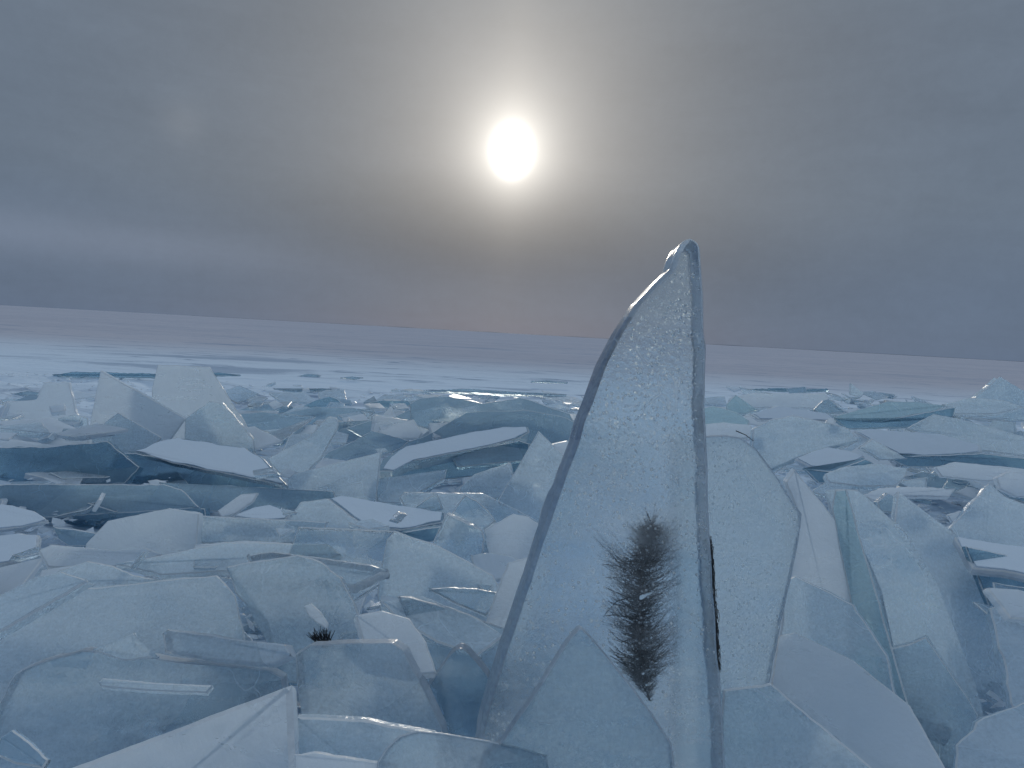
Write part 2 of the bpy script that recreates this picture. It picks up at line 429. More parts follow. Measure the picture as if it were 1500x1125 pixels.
# ------------------------------------------------------------------ setting
def build_ground():
    bm = bmesh.new()
    ang = [R(-62 + 124 * i / 330) for i in range(331)] + [R(62 + (360 - 124) * i / 70) for i in range(1, 70)]
    rad = [0.25]
    while rad[-1] < 14: rad.append(rad[-1] * 1.022)
    while rad[-1] < 12000: rad.append(rad[-1] * 1.09)
    rows = []
    for r in rad:
        rows.append([bm.verts.new((r * math.sin(a), r * math.cos(a), ground_z(r * math.sin(a), r * math.cos(a)))) for a in ang])
    n = len(ang)
    for k in range(len(rows) - 1):
        for i in range(n):
            f = bm.faces.new((rows[k][i], rows[k + 1][i], rows[k + 1][(i + 1) % n], rows[k][(i + 1) % n])); f.smooth = True
    bm.faces.new(rows[0])
    bmesh.ops.recalc_face_normals(bm, faces=bm.faces)
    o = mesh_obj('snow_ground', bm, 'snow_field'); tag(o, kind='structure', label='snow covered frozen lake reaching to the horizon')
build_ground()
bm = bmesh.new()
prev = None
rn = random.Random(5)
for i in range(240):
    a = R(-26 + 66 * i / 239)
    y0 = 7000
    h = 1.5 + 4 * max(0, noise.noise(Vector((i * .11, 2, 2))) + .35) * min(1, i / 60)
    x = y0 * math.tan(a)
    cur = [bm.verts.new((x, y0, -2)), bm.verts.new((x, y0 + 30, h)), bm.verts.new((x, y0 + 300, h)), bm.verts.new((x, y0 + 330, -2))]
    if prev:
        for k in range(3): bm.faces.new((prev[k], cur[k], cur[k + 1], prev[k + 1]))
    prev = cur
o = mesh_obj('far_shore', bm, 'shore'); tag(o, kind='structure', label='thin dark line of the far shore on the horizon')

# ------------------------------------------------------------------ the tall fin of ice
fin_pts = [(1007, 345), (1019, 349), (1027, 358), (1030, 400), (1033, 480), (1035, 560), (1039, 680), (1043, 800), (1050, 900), (1058, 1000), (1064, 1100), (1068, 1210),
           (690, 1210), (700, 1072), (716, 1010), (745, 920), (778, 820), (812, 720), (838, 650), (862, 580), (880, 530), (904, 483), (932, 440), (962, 408), (982, 390), (987, 372), (996, 354)]
fin, fO, fA, fB, fN = slab('the tall fin', 'tall pointed fin of clear bubbly ice with a dark frozen plant inside it', fin_pts, yaw=-6, tilt=10, th=.12, d=1.42, base=(880, 1210),
    mat='bubbly_ice', name='ice_fin', jag=.006, segs=6, bd=.03, bi=lambda nn: .015 if nn.x > .2 else .008, rnd_corner=.012, taper=.15, step=.035, cat='ice fin')

def on_plane(px, py, O, Nn, depth):
    r = ray(px, py); O2 = O - Nn * depth
    return CAM + r * ((O2 - CAM).dot(Nn) / r.dot(Nn))

def hair(bm, pts, r0, r1):
    prev = None
    n = len(pts)
    for i, p in enumerate(pts):
        d = (pts[min(i + 1, n - 1)] - pts[max(i - 1, 0)])
        if d.length < 1e-9: d = Vector((0, 0, 1))
        d.normalize()
        a = d.orthogonal().normalized(); b = d.cross(a)
        r = r0 + (r1 - r0) * i / (n - 1)
        ring = [bm.verts.new(p + a * r * math.cos(k * 2.094) + b * r * math.sin(k * 2.094)) for k in range(3)]
        if prev:
            for k in range(3): bm.faces.new((prev[k], prev[(k + 1) % 3], ring[(k + 1) % 3], ring[k]))
        prev = ring

plant = bpy.data.objects.new('frozen_plant', None); COL.objects.link(plant)
pb = on_plane(950, 1025, fO, fN, .03); plant.location = pb
tag(plant, 'dark feathery water plant frozen upright inside the tall ice fin', 'plant')
rn = random.Random(77)
spine = [(952, 1024), (946, 1008), (938, 985), (936, 955), (935, 915), (936, 870), (940, 830), (948, 795), (955, 768)]
sp3 = [on_plane(x, y, fO, fN, .034 + .004 * math.sin(i)) - pb for i, (x, y) in enumerate(spine)]
bm = bmesh.new(); hair(bm, sp3, .0030, .0010)
mesh_obj('stem', bm, 'plant_brown', plant)
def at(u):
    u = max(0, min(.999, u)) * (len(spine) - 1); i = int(u); f = u - i
    return spine[i][0] * (1 - f) + spine[i + 1][0] * f, spine[i][1] * (1 - f) + spine[i + 1][1] * f
bm = bmesh.new()
# width of the plume along the stem, each side, in photo pixels
LW = [(0, 5), (.15, 20), (.25, 42), (.45, 46), (.6, 44), (.75, 48), (.88, 34), (1, 5)]
RW = [(0, 4), (.15, 22), (.3, 52), (.45, 48), (.6, 52), (.75, 58), (.88, 40), (1, 5)]
def lut(t_, u):
    for (a, b), (c, e) in zip(t_, t_[1:]):
        if a <= u <= c: return b + (e - b) * (u - a) / (c - a)
    return t_[-1][1]
for k in range(3100):
    u = rn.random() ** .95
    if u < .1 and rn.random() < .7: continue
    side = -1 if rn.random() < .47 else 1
    gap = noise.noise(Vector((u * 9, side * 3.0, 1))) * 1.6
    if noise.noise(Vector((u * 22, side * 7.0, 4))) < -.45: continue
    w = lut(LW if side < 0 else RW, u) * (.2 + .95 * rn.random() ** 1.3) * (1 + .35 * gap)
    x0, y0 = at(u)
    up_ = rn.uniform(.1, 1.0) * w
    dp0 = .036 + rn.uniform(-.006, .014) + (.010 if side > 0 else 0)
    dp1 = dp0 + rn.uniform(-.012, .014)
    mid = (x0 + side * w * .5, y0 - up_ * .35)
    end = (x0 + side * w, y0 - up_ + rn.uniform(-4, 4))
    hair(bm, [on_plane(x0, y0, fO, fN, dp0) - pb, on_plane(*mid, fO, fN, (dp0 + dp1) / 2) - pb, on_plane(*end, fO, fN, max(.012, dp1)) - pb], rn.uniform(.0004, .0008), .0002)
for k in range(110):                       # the brush at the top
    x0, y0 = at(rn.uniform(.74, 1.0)); a = rn.gauss(0, .42)
    L = rn.uniform(14, 30) + 30 * math.exp(-(a / .35) ** 2) * rn.random()
    e = (x0 + math.sin(a) * L, y0 - math.cos(a) * L * .8)
    dp = rn.uniform(.028, .040)
    hair(bm, [on_plane(x0, y0, fO, fN, dp) - pb, on_plane((x0 + e[0]) / 2, (y0 + e[1]) / 2, fO, fN, dp) - pb, on_plane(*e, fO, fN, dp) - pb], .0008, .0003)
o = mesh_obj('leaflets', bm, 'plant_dark', plant)
bm = bmesh.new()
for (x0, y0, x1, y1, x2, y2) in [(936, 962, 905, 962, 893, 948), (936, 948, 905, 935, 892, 922), (936, 905, 900, 900, 884, 902), (936, 890, 905, 886, 890, 880), (936, 880, 905, 868, 886, 860),
                                 (938, 840, 905, 845, 886, 846), (938, 845, 905, 828, 882, 826), (940, 975, 915, 972, 893, 960), (938, 930, 910, 940, 897, 935), (937, 870, 903, 880, 886, 900)]:
    hair(bm, [on_plane(x0, y0, fO, fN, .03) - pb, on_plane(x1, y1, fO, fN, .02) - pb, on_plane(x2, y2, fO, fN, .010) - pb], .0016, .0007)
mesh_obj('twigs', bm, 'plant_dark', plant)

# dark seam of fine strands along the fin's flank
bm = bmesh.new()
for k in range(240):
    y0 = 785 + 190 * rn.random() ** 1.1
    x0 = 1040.5 + (y0 - 785) * .066 + rn.gauss(0, 1.5)
    L = rn.uniform(6, 24)
    p = [on_plane(x0, y0, fO, fN, rn.uniform(.02, .07)), on_plane(x0 + rn.uniform(-1, 2), y0 + L * .5, fO, fN, rn.uniform(.02, .06)), on_plane(x0 + L * .07, y0 + L, fO, fN, rn.uniform(.02, .07))]
    hair(bm, [q - fO for q in p], .0009, .0007)
mesh_obj('dark_seam', bm, 'dark_strand', fin)
# air bubbles frozen into the upper fin: little hollows whose walls face inward
bm = bmesh.new()
for k in range(330):
    for _ in range(20):
        y0 = 385 + 330 * rn.random() ** 1.0; x0 = rn.uniform(850, 1022)
        xl = 990 - (y0 - 395) * .47 if y0 < 640 else 875 - (y0 - 640) * .4
        if x0 > xl + 12 and noise.noise(Vector((x0 * .02, y0 * .02, 4))) > -.25: break
    p = on_plane(x0, y0, fO, fN, rn.uniform(.006, .02)) - fO
    r = rn.uniform(.0012, .0034) * (1.3 if y0 < 560 else .9)
    vs = bmesh.ops.create_icosphere(bm, subdivisions=1, radius=r)['verts']
    bmesh.ops.translate(bm, verts=vs, vec=p)
    bmesh.ops.scale(bm, verts=vs, vec=(1, 1, rn.uniform(.7, 1.4)), space=Matrix.Translation(-p))
for f in bm.faces: f.smooth = True
bmesh.ops.reverse_faces(bm, faces=bm.faces)
ma = bpy.data.materials.new('bubble_wall'); ma.use_nodes = True
pr = ma.node_tree.nodes['Principled BSDF']; pr.inputs['Base Color'].default_value = (1, 1, 1, 1); pr.inputs['Transmission Weight'].default_value = 1; pr.inputs['IOR'].default_value = 1.31; pr.inputs['Roughness'].default_value = .05
MATS['bubble_wall'] = ma
o = mesh_obj('air_bubbles', bm, 'bubble_wall', fin); o['kind'] = 'stuff'

# ------------------------------------------------------------------ slabs around the fin
S = slab
S('the knee-high plate behind the fin', 'speckled ice plate with a cut corner leaning against the back of the tall fin',
  [(985, 642), (1062, 637), (1085, 640), (1108, 656), (1142, 702), (1175, 754), (1170, 800), (1160, 850), (1146, 910), (1130, 990), (1116, 1080), (1112, 1240), (985, 1240)],
  yaw=4, tilt=14, th=.075, d=1.66, base=(1050, 1240), mat='speckled_ice', name='ice_plate', jag=.006, bi=.010, bd=.02, segs=3, rnd_corner=.004)
S('the triangular plate before the fin', 'pointed triangular ice plate standing in front of the foot of the tall fin',
  [(850, 917), (868, 935), (905, 980), (955, 1045), (985, 1090), (1010, 1300), (690, 1300), (705, 1110), (735, 1085), (790, 1005), (830, 940)],
  yaw=-4, tilt=16, th=.034, d=1.27, base=(850, 1300), mat='clear_ice', jag=.006, bi=.008, bd=.014, segs=3, rnd_corner=.02)
S('the lilac ramp', 'broad smooth lilac ice ramp sloping down past the foot of the speckled plate',
  [(1128, 986), (1140, 930), (1165, 925), (1250, 966), (1333, 1032), (1390, 1128), (1450, 1240), (1330, 1240), (1276, 1128), (1200, 1056), (1129, 1003)],
  yaw=-42, tilt=58, th=.10, d=1.36, base=(1400, 1240), mat='white_ice', jag=.005)
S('the teal block under the ramp', 'thick blue ice block beneath the lilac ramp',
  [(1060, 1010), (1129, 1000), (1200, 1058), (1290, 1135), (1340, 1290), (1040, 1290)], yaw=-10, tilt=26, th=.12, d=1.40, base=(1200, 1290), mat='frosted_ice', name='ice_block', cat='ice block')
S('the big leaning slab', 'huge blue slab leaning over beside the pale teal flank slab, nearest big tilted one',
  [(1224, 716), (1257, 717), (1326, 776), (1372, 850), (1430, 1000), (1500, 1260), (1330, 1260), (1318, 1000), (1290, 866)],
  yaw=12, tilt=32, th=.11, d=1.9, base=(1420, 1260), mat='frosted_ice', jag=.004)
S('the second leaning slab', 'large smooth blue slab with a long slanting edge, just behind the huge leaning one',
  [(1316, 718), (1338, 722), (1392, 775), (1411, 790), (1452, 890), (1530, 1060), (1590, 1240), (1330, 1240), (1300, 860)],
  yaw=16, tilt=36, th=.09, d=2.15, base=(1450, 1240), mat='frosted_ice', jag=.004)
S('the teal flank slab', 'pale teal ice slab standing along the near edge of the huge leaning slab',
  [(1223, 718), (1240, 716), (1264, 790), (1290, 868), (1312, 950), (1335, 1045), (1340, 1250), (1235, 1250), (1240, 980), (1246, 885), (1228, 790), (1218, 745)],
  yaw=-30, tilt=22, th=.08, d=1.85, base=(1290, 1250), mat='flank_ice', jag=.006)
S('the narrow frosted blade', 'narrow frosted ice blade between the speckled plate and the huge leaning slab',
  [(1151, 706), (1164, 687), (1175, 692), (1200, 728), (1225, 762), (1240, 800), (1250, 885), (1240, 1010), (1130, 1010), (1160, 845), (1172, 760)],
  yaw=-6, tilt=24, th=.06, d=2.02, base=(1190, 1010), zb=.2, mat='white_ice', jag=.008)
S('the pale wedge under the blade', 'pale ice wedge with a straight slanting edge under the narrow frosted blade',
  [(1150, 850), (1165, 842), (1210, 862), (1250, 885), (1300, 960), (1330, 1100), (1130, 1100), (1140, 940)], yaw=-24, tilt=40, th=.07, d=1.72, base=(1230, 1100), mat='frosted_ice')
S('the ribbed corner slab', 'rough ribbed ice slab lying low in the corner beyond the huge leaning slab',
  [(1450, 890), (1500, 880), (1580, 900), (1640, 1000), (1640, 1200), (1520, 1200), (1470, 1000)], yaw=-20, tilt=50, th=.09, d=1.9, base=(1560, 1200), mat='frosted_ice', jag=.03)
S('the chunky corner wedge', 'chunky blue ice wedge lying below the ribbed corner slab', [(1400, 1090), (1440, 1050), (1520, 1020), (1600, 1040), (1640, 1250), (1400, 1250)], yaw=-30, tilt=55, th=.1, d=1.6, base=(1500, 1250), mat='frosted_ice', jag=.02)
S('the twin-peaked slab', 'sharp-peaked blue ice slab at the picture edge beyond the huge leaning slab',
  [(1391, 773), (1408, 747), (1430, 722), (1449, 707), (1475, 728), (1520, 745), (1570, 800), (1560, 860), (1440, 850)], yaw=-16, tilt=40, th=.08, d=2.8, base=(1480, 860), mat='frosted_ice', jag=.015)
S('the smooth pale shelf', 'smooth pale shelf of ice in front of the sharp blue peak', [(1398, 786), (1440, 790), (1530, 806), (1570, 840), (1540, 850), (1470, 836), (1425, 832)], yaw=-10, tilt=74, th=.06, zb=.3, mat='white_ice', snow=True)
S('the dark slab under the shelf', 'dark blue slab wedged beneath the smooth pale shelf', [(1415, 800), (1480, 812), (1560, 830), (1560, 900), (1450, 890)], yaw=10, tilt=20, th=.06, d=2.55, base=(1500, 900), mat='deep_ice')
S('the low pale lip', 'low pale lip of ice at the edge of the picture under the dark slab', [(1446, 860), (1490, 862), (1560, 880), (1560, 910), (1480, 905)], yaw=-10, tilt=70, th=.05, zb=.35, mat='white_ice')
# ------------------------------------------------------------------ bottom, in front
S('the frosted front slab', 'broad frosted white slab filling the near corner with a slanting upper edge',
  [(60, 1140), (150, 1098), (255, 1058), (345, 1022), (404, 999), (426, 1002), (434, 1022), (437, 1060), (432, 1130), (440, 1330), (40, 1330)],
  yaw=-10, tilt=40, th=.06, d=1.22, base=(250, 1330), mat='white_ice', jag=.004, bev=.012, segs=3)
S('the thick-rimmed sheet', 'large see-through ice sheet with a thick dark rim behind the frosted front slab',
  [(10, 1000), (20, 985), (36, 976), (78, 962), (120, 950), (160, 952), (205, 959), (300, 970), (395, 979), (415, 990), (425, 1040), (430, 1180), (-60, 1180), (-20, 1060)],
  yaw=8, tilt=34, th=.065, d=1.62, base=(200, 1180), mat='clear_ice', jag=.006, bi=.016, bd=.03, segs=4)
S('the bar inside the rim', 'thin straight bar of ice frozen across the thick-rimmed sheet', [(143, 1000), (150, 993), (230, 1000), (312, 1004), (303, 1015), (220, 1012), (150, 1006)], yaw=4, tilt=38, th=.03, d=1.50, base=(225, 1010), mat='frosted_ice', name='ice_bar')
S('the glinting chips', 'small glinting chip of clear ice in the near corner beside the frosted front slab', [(0, 1080), (18, 1068), (45, 1088), (70, 1112), (62, 1125), (20, 1118), (-10, 1105)], yaw=-10, tilt=50, th=.03, d=1.35, mat='clear_ice', name='ice_chip')
S('the rounded-corner pane', 'upright frosted pane with rounded corners in front of the dark tuft',
  [(432, 958), (455, 944), (515, 941), (575, 941), (592, 952), (605, 980), (626, 1018), (648, 1066), (662, 1200), (436, 1200), (440, 1040), (434, 1000)],
  yaw=4, tilt=26, th=.05, d=1.56, base=(540, 1200), mat='frosted_ice', jag=.006, bi=.008, bd=.018, segs=3)
S('the low front ledge', 'low bluish ledge of ice across the bottom between the white corner slab and the fin',
  [(434, 1050), (470, 1047), (530, 1054), (583, 1066), (640, 1075), (660, 1240), (430, 1240)], yaw=4, tilt=36, th=.06, d=1.33, base=(540, 1240), mat='frosted_ice', jag=.008)
S('the bottom front sheet', 'flat clear sheet with a bent top edge at the very bottom beside the fin',
  [(552, 1116), (566, 1094), (584, 1077), (612, 1069), (645, 1072), (700, 1081), (760, 1092), (802, 1104), (830, 1300), (540, 1300)], yaw=6, tilt=38, th=.045, d=1.2, base=(690, 1300), mat='clear_ice', jag=.006, bi=.008, bd=.015)
S('the corner ledge', 'narrow frosted ledge at the bottom edge beneath the low bluish ledge', [(430, 1104), (470, 1100), (540, 1108), (580, 1118), (590, 1300), (430, 1300)], yaw=-2, tilt=44, th=.05, d=1.18, base=(510, 1300), mat='white_ice')
S('the slanting clear plate', 'clear slanting plate tapering to a point beside the lower edge of the tall fin',
  [(583, 873), (600, 874), (640, 885), (690, 902), (745, 922), (735, 1000), (720, 1100), (668, 1100), (646, 1000), (618, 950)], yaw=14, tilt=26, th=.05, d=1.92, base=(690, 1100), mat='clear_ice', jag=.006, bi=.010, bd=.02, segs=3)
S('the small rounded pyramid', 'small rounded pyramid of clear ice close to the foot of the tall fin',
  [(673, 947), (684, 952), (700, 970), (718, 992), (722, 1060), (716, 1150), (630, 1150), (622, 1012), (640, 985), (660, 956)], yaw=4, tilt=22, th=.05, d=1.68, base=(670, 1150), mat='clear_ice', jag=.005, bi=.008, bd=.02, segs=3, rnd_corner=.06)
S('the white-edged block by the fin', 'matt lilac block with a chamfered top touching the edge of the tall fin', [(744, 824), (756, 818), (776, 815), (800, 830), (775, 930), (745, 980), (700, 985), (710, 915), (728, 866)], yaw=-4, tilt=24, th=.07, d=2.15, base=(740, 985), mat='white_ice')
S('the glinting lens', 'thin lens of clear ice catching a sun glint beside the matt lilac block', [(627, 862), (660, 859), (700, 861), (734, 868), (722, 890), (712, 902), (668, 884)], yaw=6, tilt=44, th=.035, d=2.25, base=(680, 895), mat='clear_ice')
S('the big triangle', 'big matt blue ice triangle with a long slanting edge amid the rubble',
  [(566, 790), (578, 777), (600, 781), (640, 798), (690, 822), (722, 842), (735, 868), (730, 930), (560, 930), (552, 870)], yaw=-6, tilt=30, th=.06, d=2.45, base=(640, 930), mat='frosted_ice', jag=.006)
S('the rounded mound', 'rounded clear hump of ice holding the dark tuft', [(330, 830), (380, 822), (436, 812), (470, 822), (500, 846), (520, 876), (532, 910), (538, 1000), (420, 1000), (390, 910), (345, 870)], yaw=8, tilt=34, th=.08, d=1.98, base=(470, 1000), mat='frosted_ice', name='ice_hump', jag=.012)
S('the glinting splinter', 'small bright splinter of ice leaning over the dark tuft', [(445, 888), (456, 884), (470, 897), (481, 914), (480, 922), (466, 914), (452, 902)], yaw=10, tilt=40, th=.02, d=1.86, base=(470, 922), mat='white_ice', name='ice_splinter')
S('the low shelf behind the pane', 'low flat shelf of ice just behind the upright frosted pane', [(520, 900), (560, 893), (600, 905), (625, 940), (640, 985), (600, 990), (540, 965)], yaw=4, tilt=60, th=.05, zb=.22, mat='white_ice')
S('the shelf under the lens', 'flat pale shelf running under the thin clear lens', [(560, 880), (620, 872), (700, 905), (738, 930), (700, 960), (640, 940), (580, 905)], yaw=4, tilt=66, th=.05, zb=.18, mat='frosted_ice')
# ------------------------------------------------------------------ left, middle distance
S('the wide blue sheet', 'wide smooth blue sheet with a long pale crest behind the thick-rimmed sheet',
  [(-40, 945), (10, 925), (60, 890), (103, 863), (160, 856), (212, 849), (270, 846), (318, 842), (345, 872), (360, 925), (372, 1000), (340, 1060), (-60, 1060)], yaw=6, tilt=42, th=.06, d=1.95, base=(160, 1060), mat='frosted_ice', jag=.008)
S('the sheet at the left edge', 'smooth slanting sheet at the edge of the picture behind the wide blue sheet', [(-60, 900), (0, 872), (55, 842), (90, 836), (130, 850), (103, 868), (40, 905), (-60, 960)], yaw=10, tilt=58, th=.06, zb=.32, mat='frosted_ice')
S('the folded crest', 'folded crest of ice lying against the top of the wide blue sheet', [(58, 852), (88, 834), (128, 821), (165, 828), (196, 842), (240, 850), (180, 866), (100, 870)], yaw=-4, tilt=44, th=.05, d=2.4, base=(150, 870), mat='frosted_ice')
S('the pointed flap', 'low pointed flap of ice on the wide blue sheet', [(135, 952), (165, 938), (195, 927), (198, 945), (230, 962), (180, 968)], yaw=0, tilt=45, th=.03, d=1.72, base=(180, 968), mat='frosted_ice')
S('the rolled flap', 'low rolled ridge of ice between the wide blue sheet and the dark tuft', [(236, 928), (246, 920), (300, 927), (350, 935), (420, 942), (428, 960), (395, 975), (300, 966), (240, 955)], yaw=0, tilt=46, th=.05, d=1.75, base=(330, 975), mat='frosted_ice', bi=.015)
S('the thin-lipped slab', 'thin slab with a pale crumbling lip below the frosted knob', [(56, 806), (75, 797), (120, 800), (168, 805), (215, 802), (238, 812), (200, 824), (150, 832), (70, 830)], yaw=4, tilt=50, th=.05, d=2.75, base=(140, 832), mat='white_ice')
S('the long teal slab', 'long low slab with a bright upper edge beside the frosted knob', [(168, 826), (236, 813), (300, 800), (330, 794), (400, 795), (480, 797), (500, 812), (440, 830), (330, 836), (240, 842)], yaw=-4, tilt=48, th=.06, d=2.6, base=(330, 842), mat='frosted_ice')
S('the see-through pane', 'see-through pane with internal cracks across the middle of the rubble', [(437, 771), (470, 769), (525, 771), (580, 777), (572, 800), (568, 850), (520, 880), (440, 868), (420, 820)], yaw=2, tilt=30, th=.05, d=2.58, base=(500, 880), mat='clear_ice')
S('the curled clear plate', 'curled clear plate lying before the see-through pane', [(360, 812), (400, 806), (470, 815), (545, 826), (570, 835), (520, 860), (450, 850), (380, 850)], yaw=2, tilt=56, th=.05, d=2.3, base=(470, 860), mat='clear_ice', bi=.02, bd=.02)
S('the frosted knob', 'bulky white frosted block with a grey seam along its top', [(125, 797), (142, 782), (157, 763), (203, 755), (230, 748), (248, 744), (275, 747), (291, 752), (291, 790), (286, 830), (120, 830)], yaw=4, tilt=22, th=.16, d=3.0, base=(210, 830), mat='white_ice', name='ice_block', cat='ice block', jag=.010)
S('the small white lip', 'small white nub of ice perched on the long low teal slab', [(216, 704), (228, 702), (246, 708), (244, 714), (222, 712)], yaw=0, tilt=40, th=.06, d=4.05, base=(230, 714), mat='white_ice', name='ice_nub')
S('the long low slab', 'long low teal slab with a blunt broken end at the left of the rubble',
  [(-40, 712), (18, 709), (120, 709), (240, 709), (266, 717), (281, 727), (293, 744), (180, 750), (67, 758), (-40, 758)], yaw=2, tilt=24, th=.14, d=3.7, base=(120, 790), zb=.1, mat='teal_ice')
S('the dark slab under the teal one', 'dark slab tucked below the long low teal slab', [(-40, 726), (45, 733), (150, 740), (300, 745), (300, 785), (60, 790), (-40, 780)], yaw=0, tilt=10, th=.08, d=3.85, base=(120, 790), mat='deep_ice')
S('the blunt white slab', 'blunt white snowy slab at the edge below the long low teal slab', [(-40, 738), (20, 740), (50, 748), (71, 762), (30, 772), (-40, 780)], yaw=-4, tilt=66, th=.06, d=3.3, base=(20, 780), mat='white_ice', snow=True)
S('the dark wedge', 'dark wedge of ice with a pale face near the frosted knob', [(76, 772), (110, 775), (150, 782), (130, 800), (100, 800), (85, 790)], yaw=4, tilt=20, th=.05, d=3.3, base=(110, 800), mat='teal_ice')
S('the low white step', 'low white step of ice under the blunt white slab', [(-40, 790), (30, 780), (58, 784), (55, 802), (20, 822), (-40, 835)], yaw=-6, tilt=60, th=.06, d=2.9, base=(10, 835), mat='white_ice', snow=True)
S('the lower white step', 'small pale step with a glinting corner beneath the low white step', [(-40, 850), (10, 838), (55, 850), (50, 862), (20, 872), (-40, 890)], yaw=-6, tilt=60, th=.05, d=2.6, base=(0, 890), mat='white_ice')
S('the pale crust', 'thin pale crust of ice beside the thin-lipped slab', [(55, 850), (60, 835), (100, 828), (170, 832), (130, 842), (80, 862)], yaw=0, tilt=62, th=.04, d=2.5, base=(80, 862), mat='white_ice')
S('the long stack slab', 'long thin slab with a bright edge running out from under the broad snowy slab', [(232, 707), (300, 710), (400, 716), (488, 719), (492, 730), (470, 742), (380, 752), (285, 748)], yaw=2, tilt=24, th=.09, d=3.95, base=(380, 785), mat='teal_ice')
S('the small bright chip', 'small bright chip standing upright in the low stacked slabs', [(318, 748), (335, 735), (352, 724), (378, 722), (370, 735), (345, 752), (325, 758)], yaw=8, tilt=40, th=.04, d=3.5, base=(340, 758), mat='white_ice', name='ice_chip')
S('the white pad', 'flat white pad of ice in the low stacked slabs', [(340, 757), (370, 744), (395, 740), (425, 752), (418, 760), (385, 762)], yaw=0, tilt=68, th=.06, d=3.3, base=(385, 763), mat='white_ice', snow=True)
S('the lower stacked slab', 'long bluish slab under the flat white pad', [(290, 755), (350, 760), (440, 760), (480, 764), (470, 790), (380, 800), (290, 795)], yaw=0, tilt=26, th=.08, d=3.15, base=(380, 810), mat='frosted_ice')
S('the lowest stacked slab', 'long frosted slab with a bright rim in front of the flat white pad', [(285, 797), (360, 791), (440, 794), (500, 800), (510, 815), (440, 822), (340, 822), (280, 818)], yaw=2, tilt=52, th=.06, d=2.85, base=(400, 822), mat='white_ice')
S('the broad snowy slab', 'broad flat snow-topped slab with a long dark edge below the two pale standing plates',
  [(188, 660), (222, 649), (258, 641), (290, 644), (322, 648), (360, 656), (387, 672), (405, 690), (421, 711), (340, 696), (260, 679)], yaw=-4, tilt=66, th=.075, d=4.35, base=(421, 715), mat='teal_ice', snow=True)
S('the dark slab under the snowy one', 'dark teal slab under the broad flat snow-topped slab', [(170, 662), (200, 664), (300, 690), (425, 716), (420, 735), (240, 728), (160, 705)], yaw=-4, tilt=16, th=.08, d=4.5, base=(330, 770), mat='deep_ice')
S('the big glassy wedge', 'big glassy teal wedge with a pointed end at the left of the rubble', [(-60, 655), (60, 655), (110, 650), (157, 646), (180, 664), (204, 684), (194, 696), (182, 708), (-60, 716)], yaw=6, tilt=24, th=.14, d=4.3, base=(60, 760), mat='deep_ice')
S('the flat strip at the edge', 'long flat pale strip behind the big glassy wedge', [(-60, 622), (24, 625), (78, 625), (112, 632), (150, 643), (190, 660), (150, 655), (60, 660), (-60, 652)], yaw=4, tilt=62, th=.07, d=5.2, base=(60, 668), mat='white_ice')
S('the lower flat strip', 'thin white strip of ice between the long pale strip and the big glassy wedge', [(-60, 646), (20, 643), (70, 650), (105, 655), (60, 660), (-60, 662)], yaw=2, tilt=66, th=.05, d=4.85, base=(20, 668), mat='white_ice')
S('the small upright tri', 'small blue triangular plate in front of the two pale standing plates', [(173, 604), (192, 615), (237, 641), (215, 662), (140, 660), (133, 640), (155, 617)], yaw=4, tilt=22, th=.06, d=4.9, base=(190, 690), mat='frosted_ice')
S('the pointed standing plate', 'pale standing plate whose pointed top slopes down to one side', [(147, 543), (159, 546), (200, 569), (253, 605), (272, 613), (245, 650), (240, 700), (125, 700), (128, 637), (137, 588)], yaw=-4, tilt=16, th=.07, d=5.2, base=(180, 700), mat='white_ice', jag=.006)
S('the trapezoid standing plate', 'tallest pale standing plate with a broad flat top at the back of the rubble', [(231, 534), (268, 539), (307, 537), (313, 546), (328, 572), (345, 605), (360, 628), (372, 640), (376, 662), (374, 710), (222, 710), (223, 568)], yaw=6, tilt=18, th=.07, d=5.5, base=(300, 710), mat='white_ice', jag=.006)
S('the half-hidden pane', 'bluish half-hidden pane leaning on the foot of the tallest pale plate', [(270, 614), (307, 587), (326, 590), (350, 618), (371, 642), (374, 668), (340, 690), (270, 690)], yaw=6, tilt=24, th=.05, d=5.1, base=(320, 700), mat='frosted_ice')
S('the grey blocky slab', 'squarish pale grey slab standing apart at the far edge of the rubble', [(12, 588), (53, 585), (64, 560), (101, 560), (107, 590), (112, 606), (130, 640), (130, 670), (20, 670), (8, 620)], yaw=6, tilt=16, th=.09, d=6.4, base=(70, 680), mat='white_ice')
S('the small blue slab by the grey one', 'low blue slab filling the gap between the grey squarish slab and the pointed plate', [(85, 612), (110, 606), (128, 612), (130, 650), (85, 650)], yaw=4, tilt=26, th=.06, d=6.0, base=(108, 660), mat='frosted_ice')
S('the round-cornered low slab', 'low dark blue slab at the edge beside the grey squarish slab', [(-40, 612), (0, 609), (25, 612), (28, 622), (0, 630), (-40, 630)], yaw=4, tilt=24, th=.07, d=6.2, base=(0, 650), mat='teal_ice')
# ------------------------------------------------------------------ middle
S('the tongue-shaped slab', 'tongue-shaped ice slab sticking up at a slant in the middle distance', [(412, 696), (391, 672), (428, 655), (452, 640), (470, 620), (481, 609), (495, 612), (496, 624), (488, 642), (478, 658), (470, 672), (461, 683), (440, 700)], yaw=14, tilt=40, th=.07, d=4.3, base=(430, 712), mat='frosted_ice', rnd_corner=.05)
S('the flat slab behind the tongue', 'flat snowy slab just behind the tongue-shaped one', [(346, 606), (385, 603), (425, 605), (462, 610), (459, 624), (430, 640), (380, 652), (350, 640)], yaw=2, tilt=34, th=.08, d=6.2, base=(400, 672), mat='teal_ice')
S('the white scoop', 'small white scooped chip under the tongue-shaped slab', [(424, 627), (440, 622), (466, 622), (460, 636), (445, 640), (430, 636)], yaw=0, tilt=50, th=.04, d=5.6, base=(440, 645), mat='white_ice', name='ice_chip')
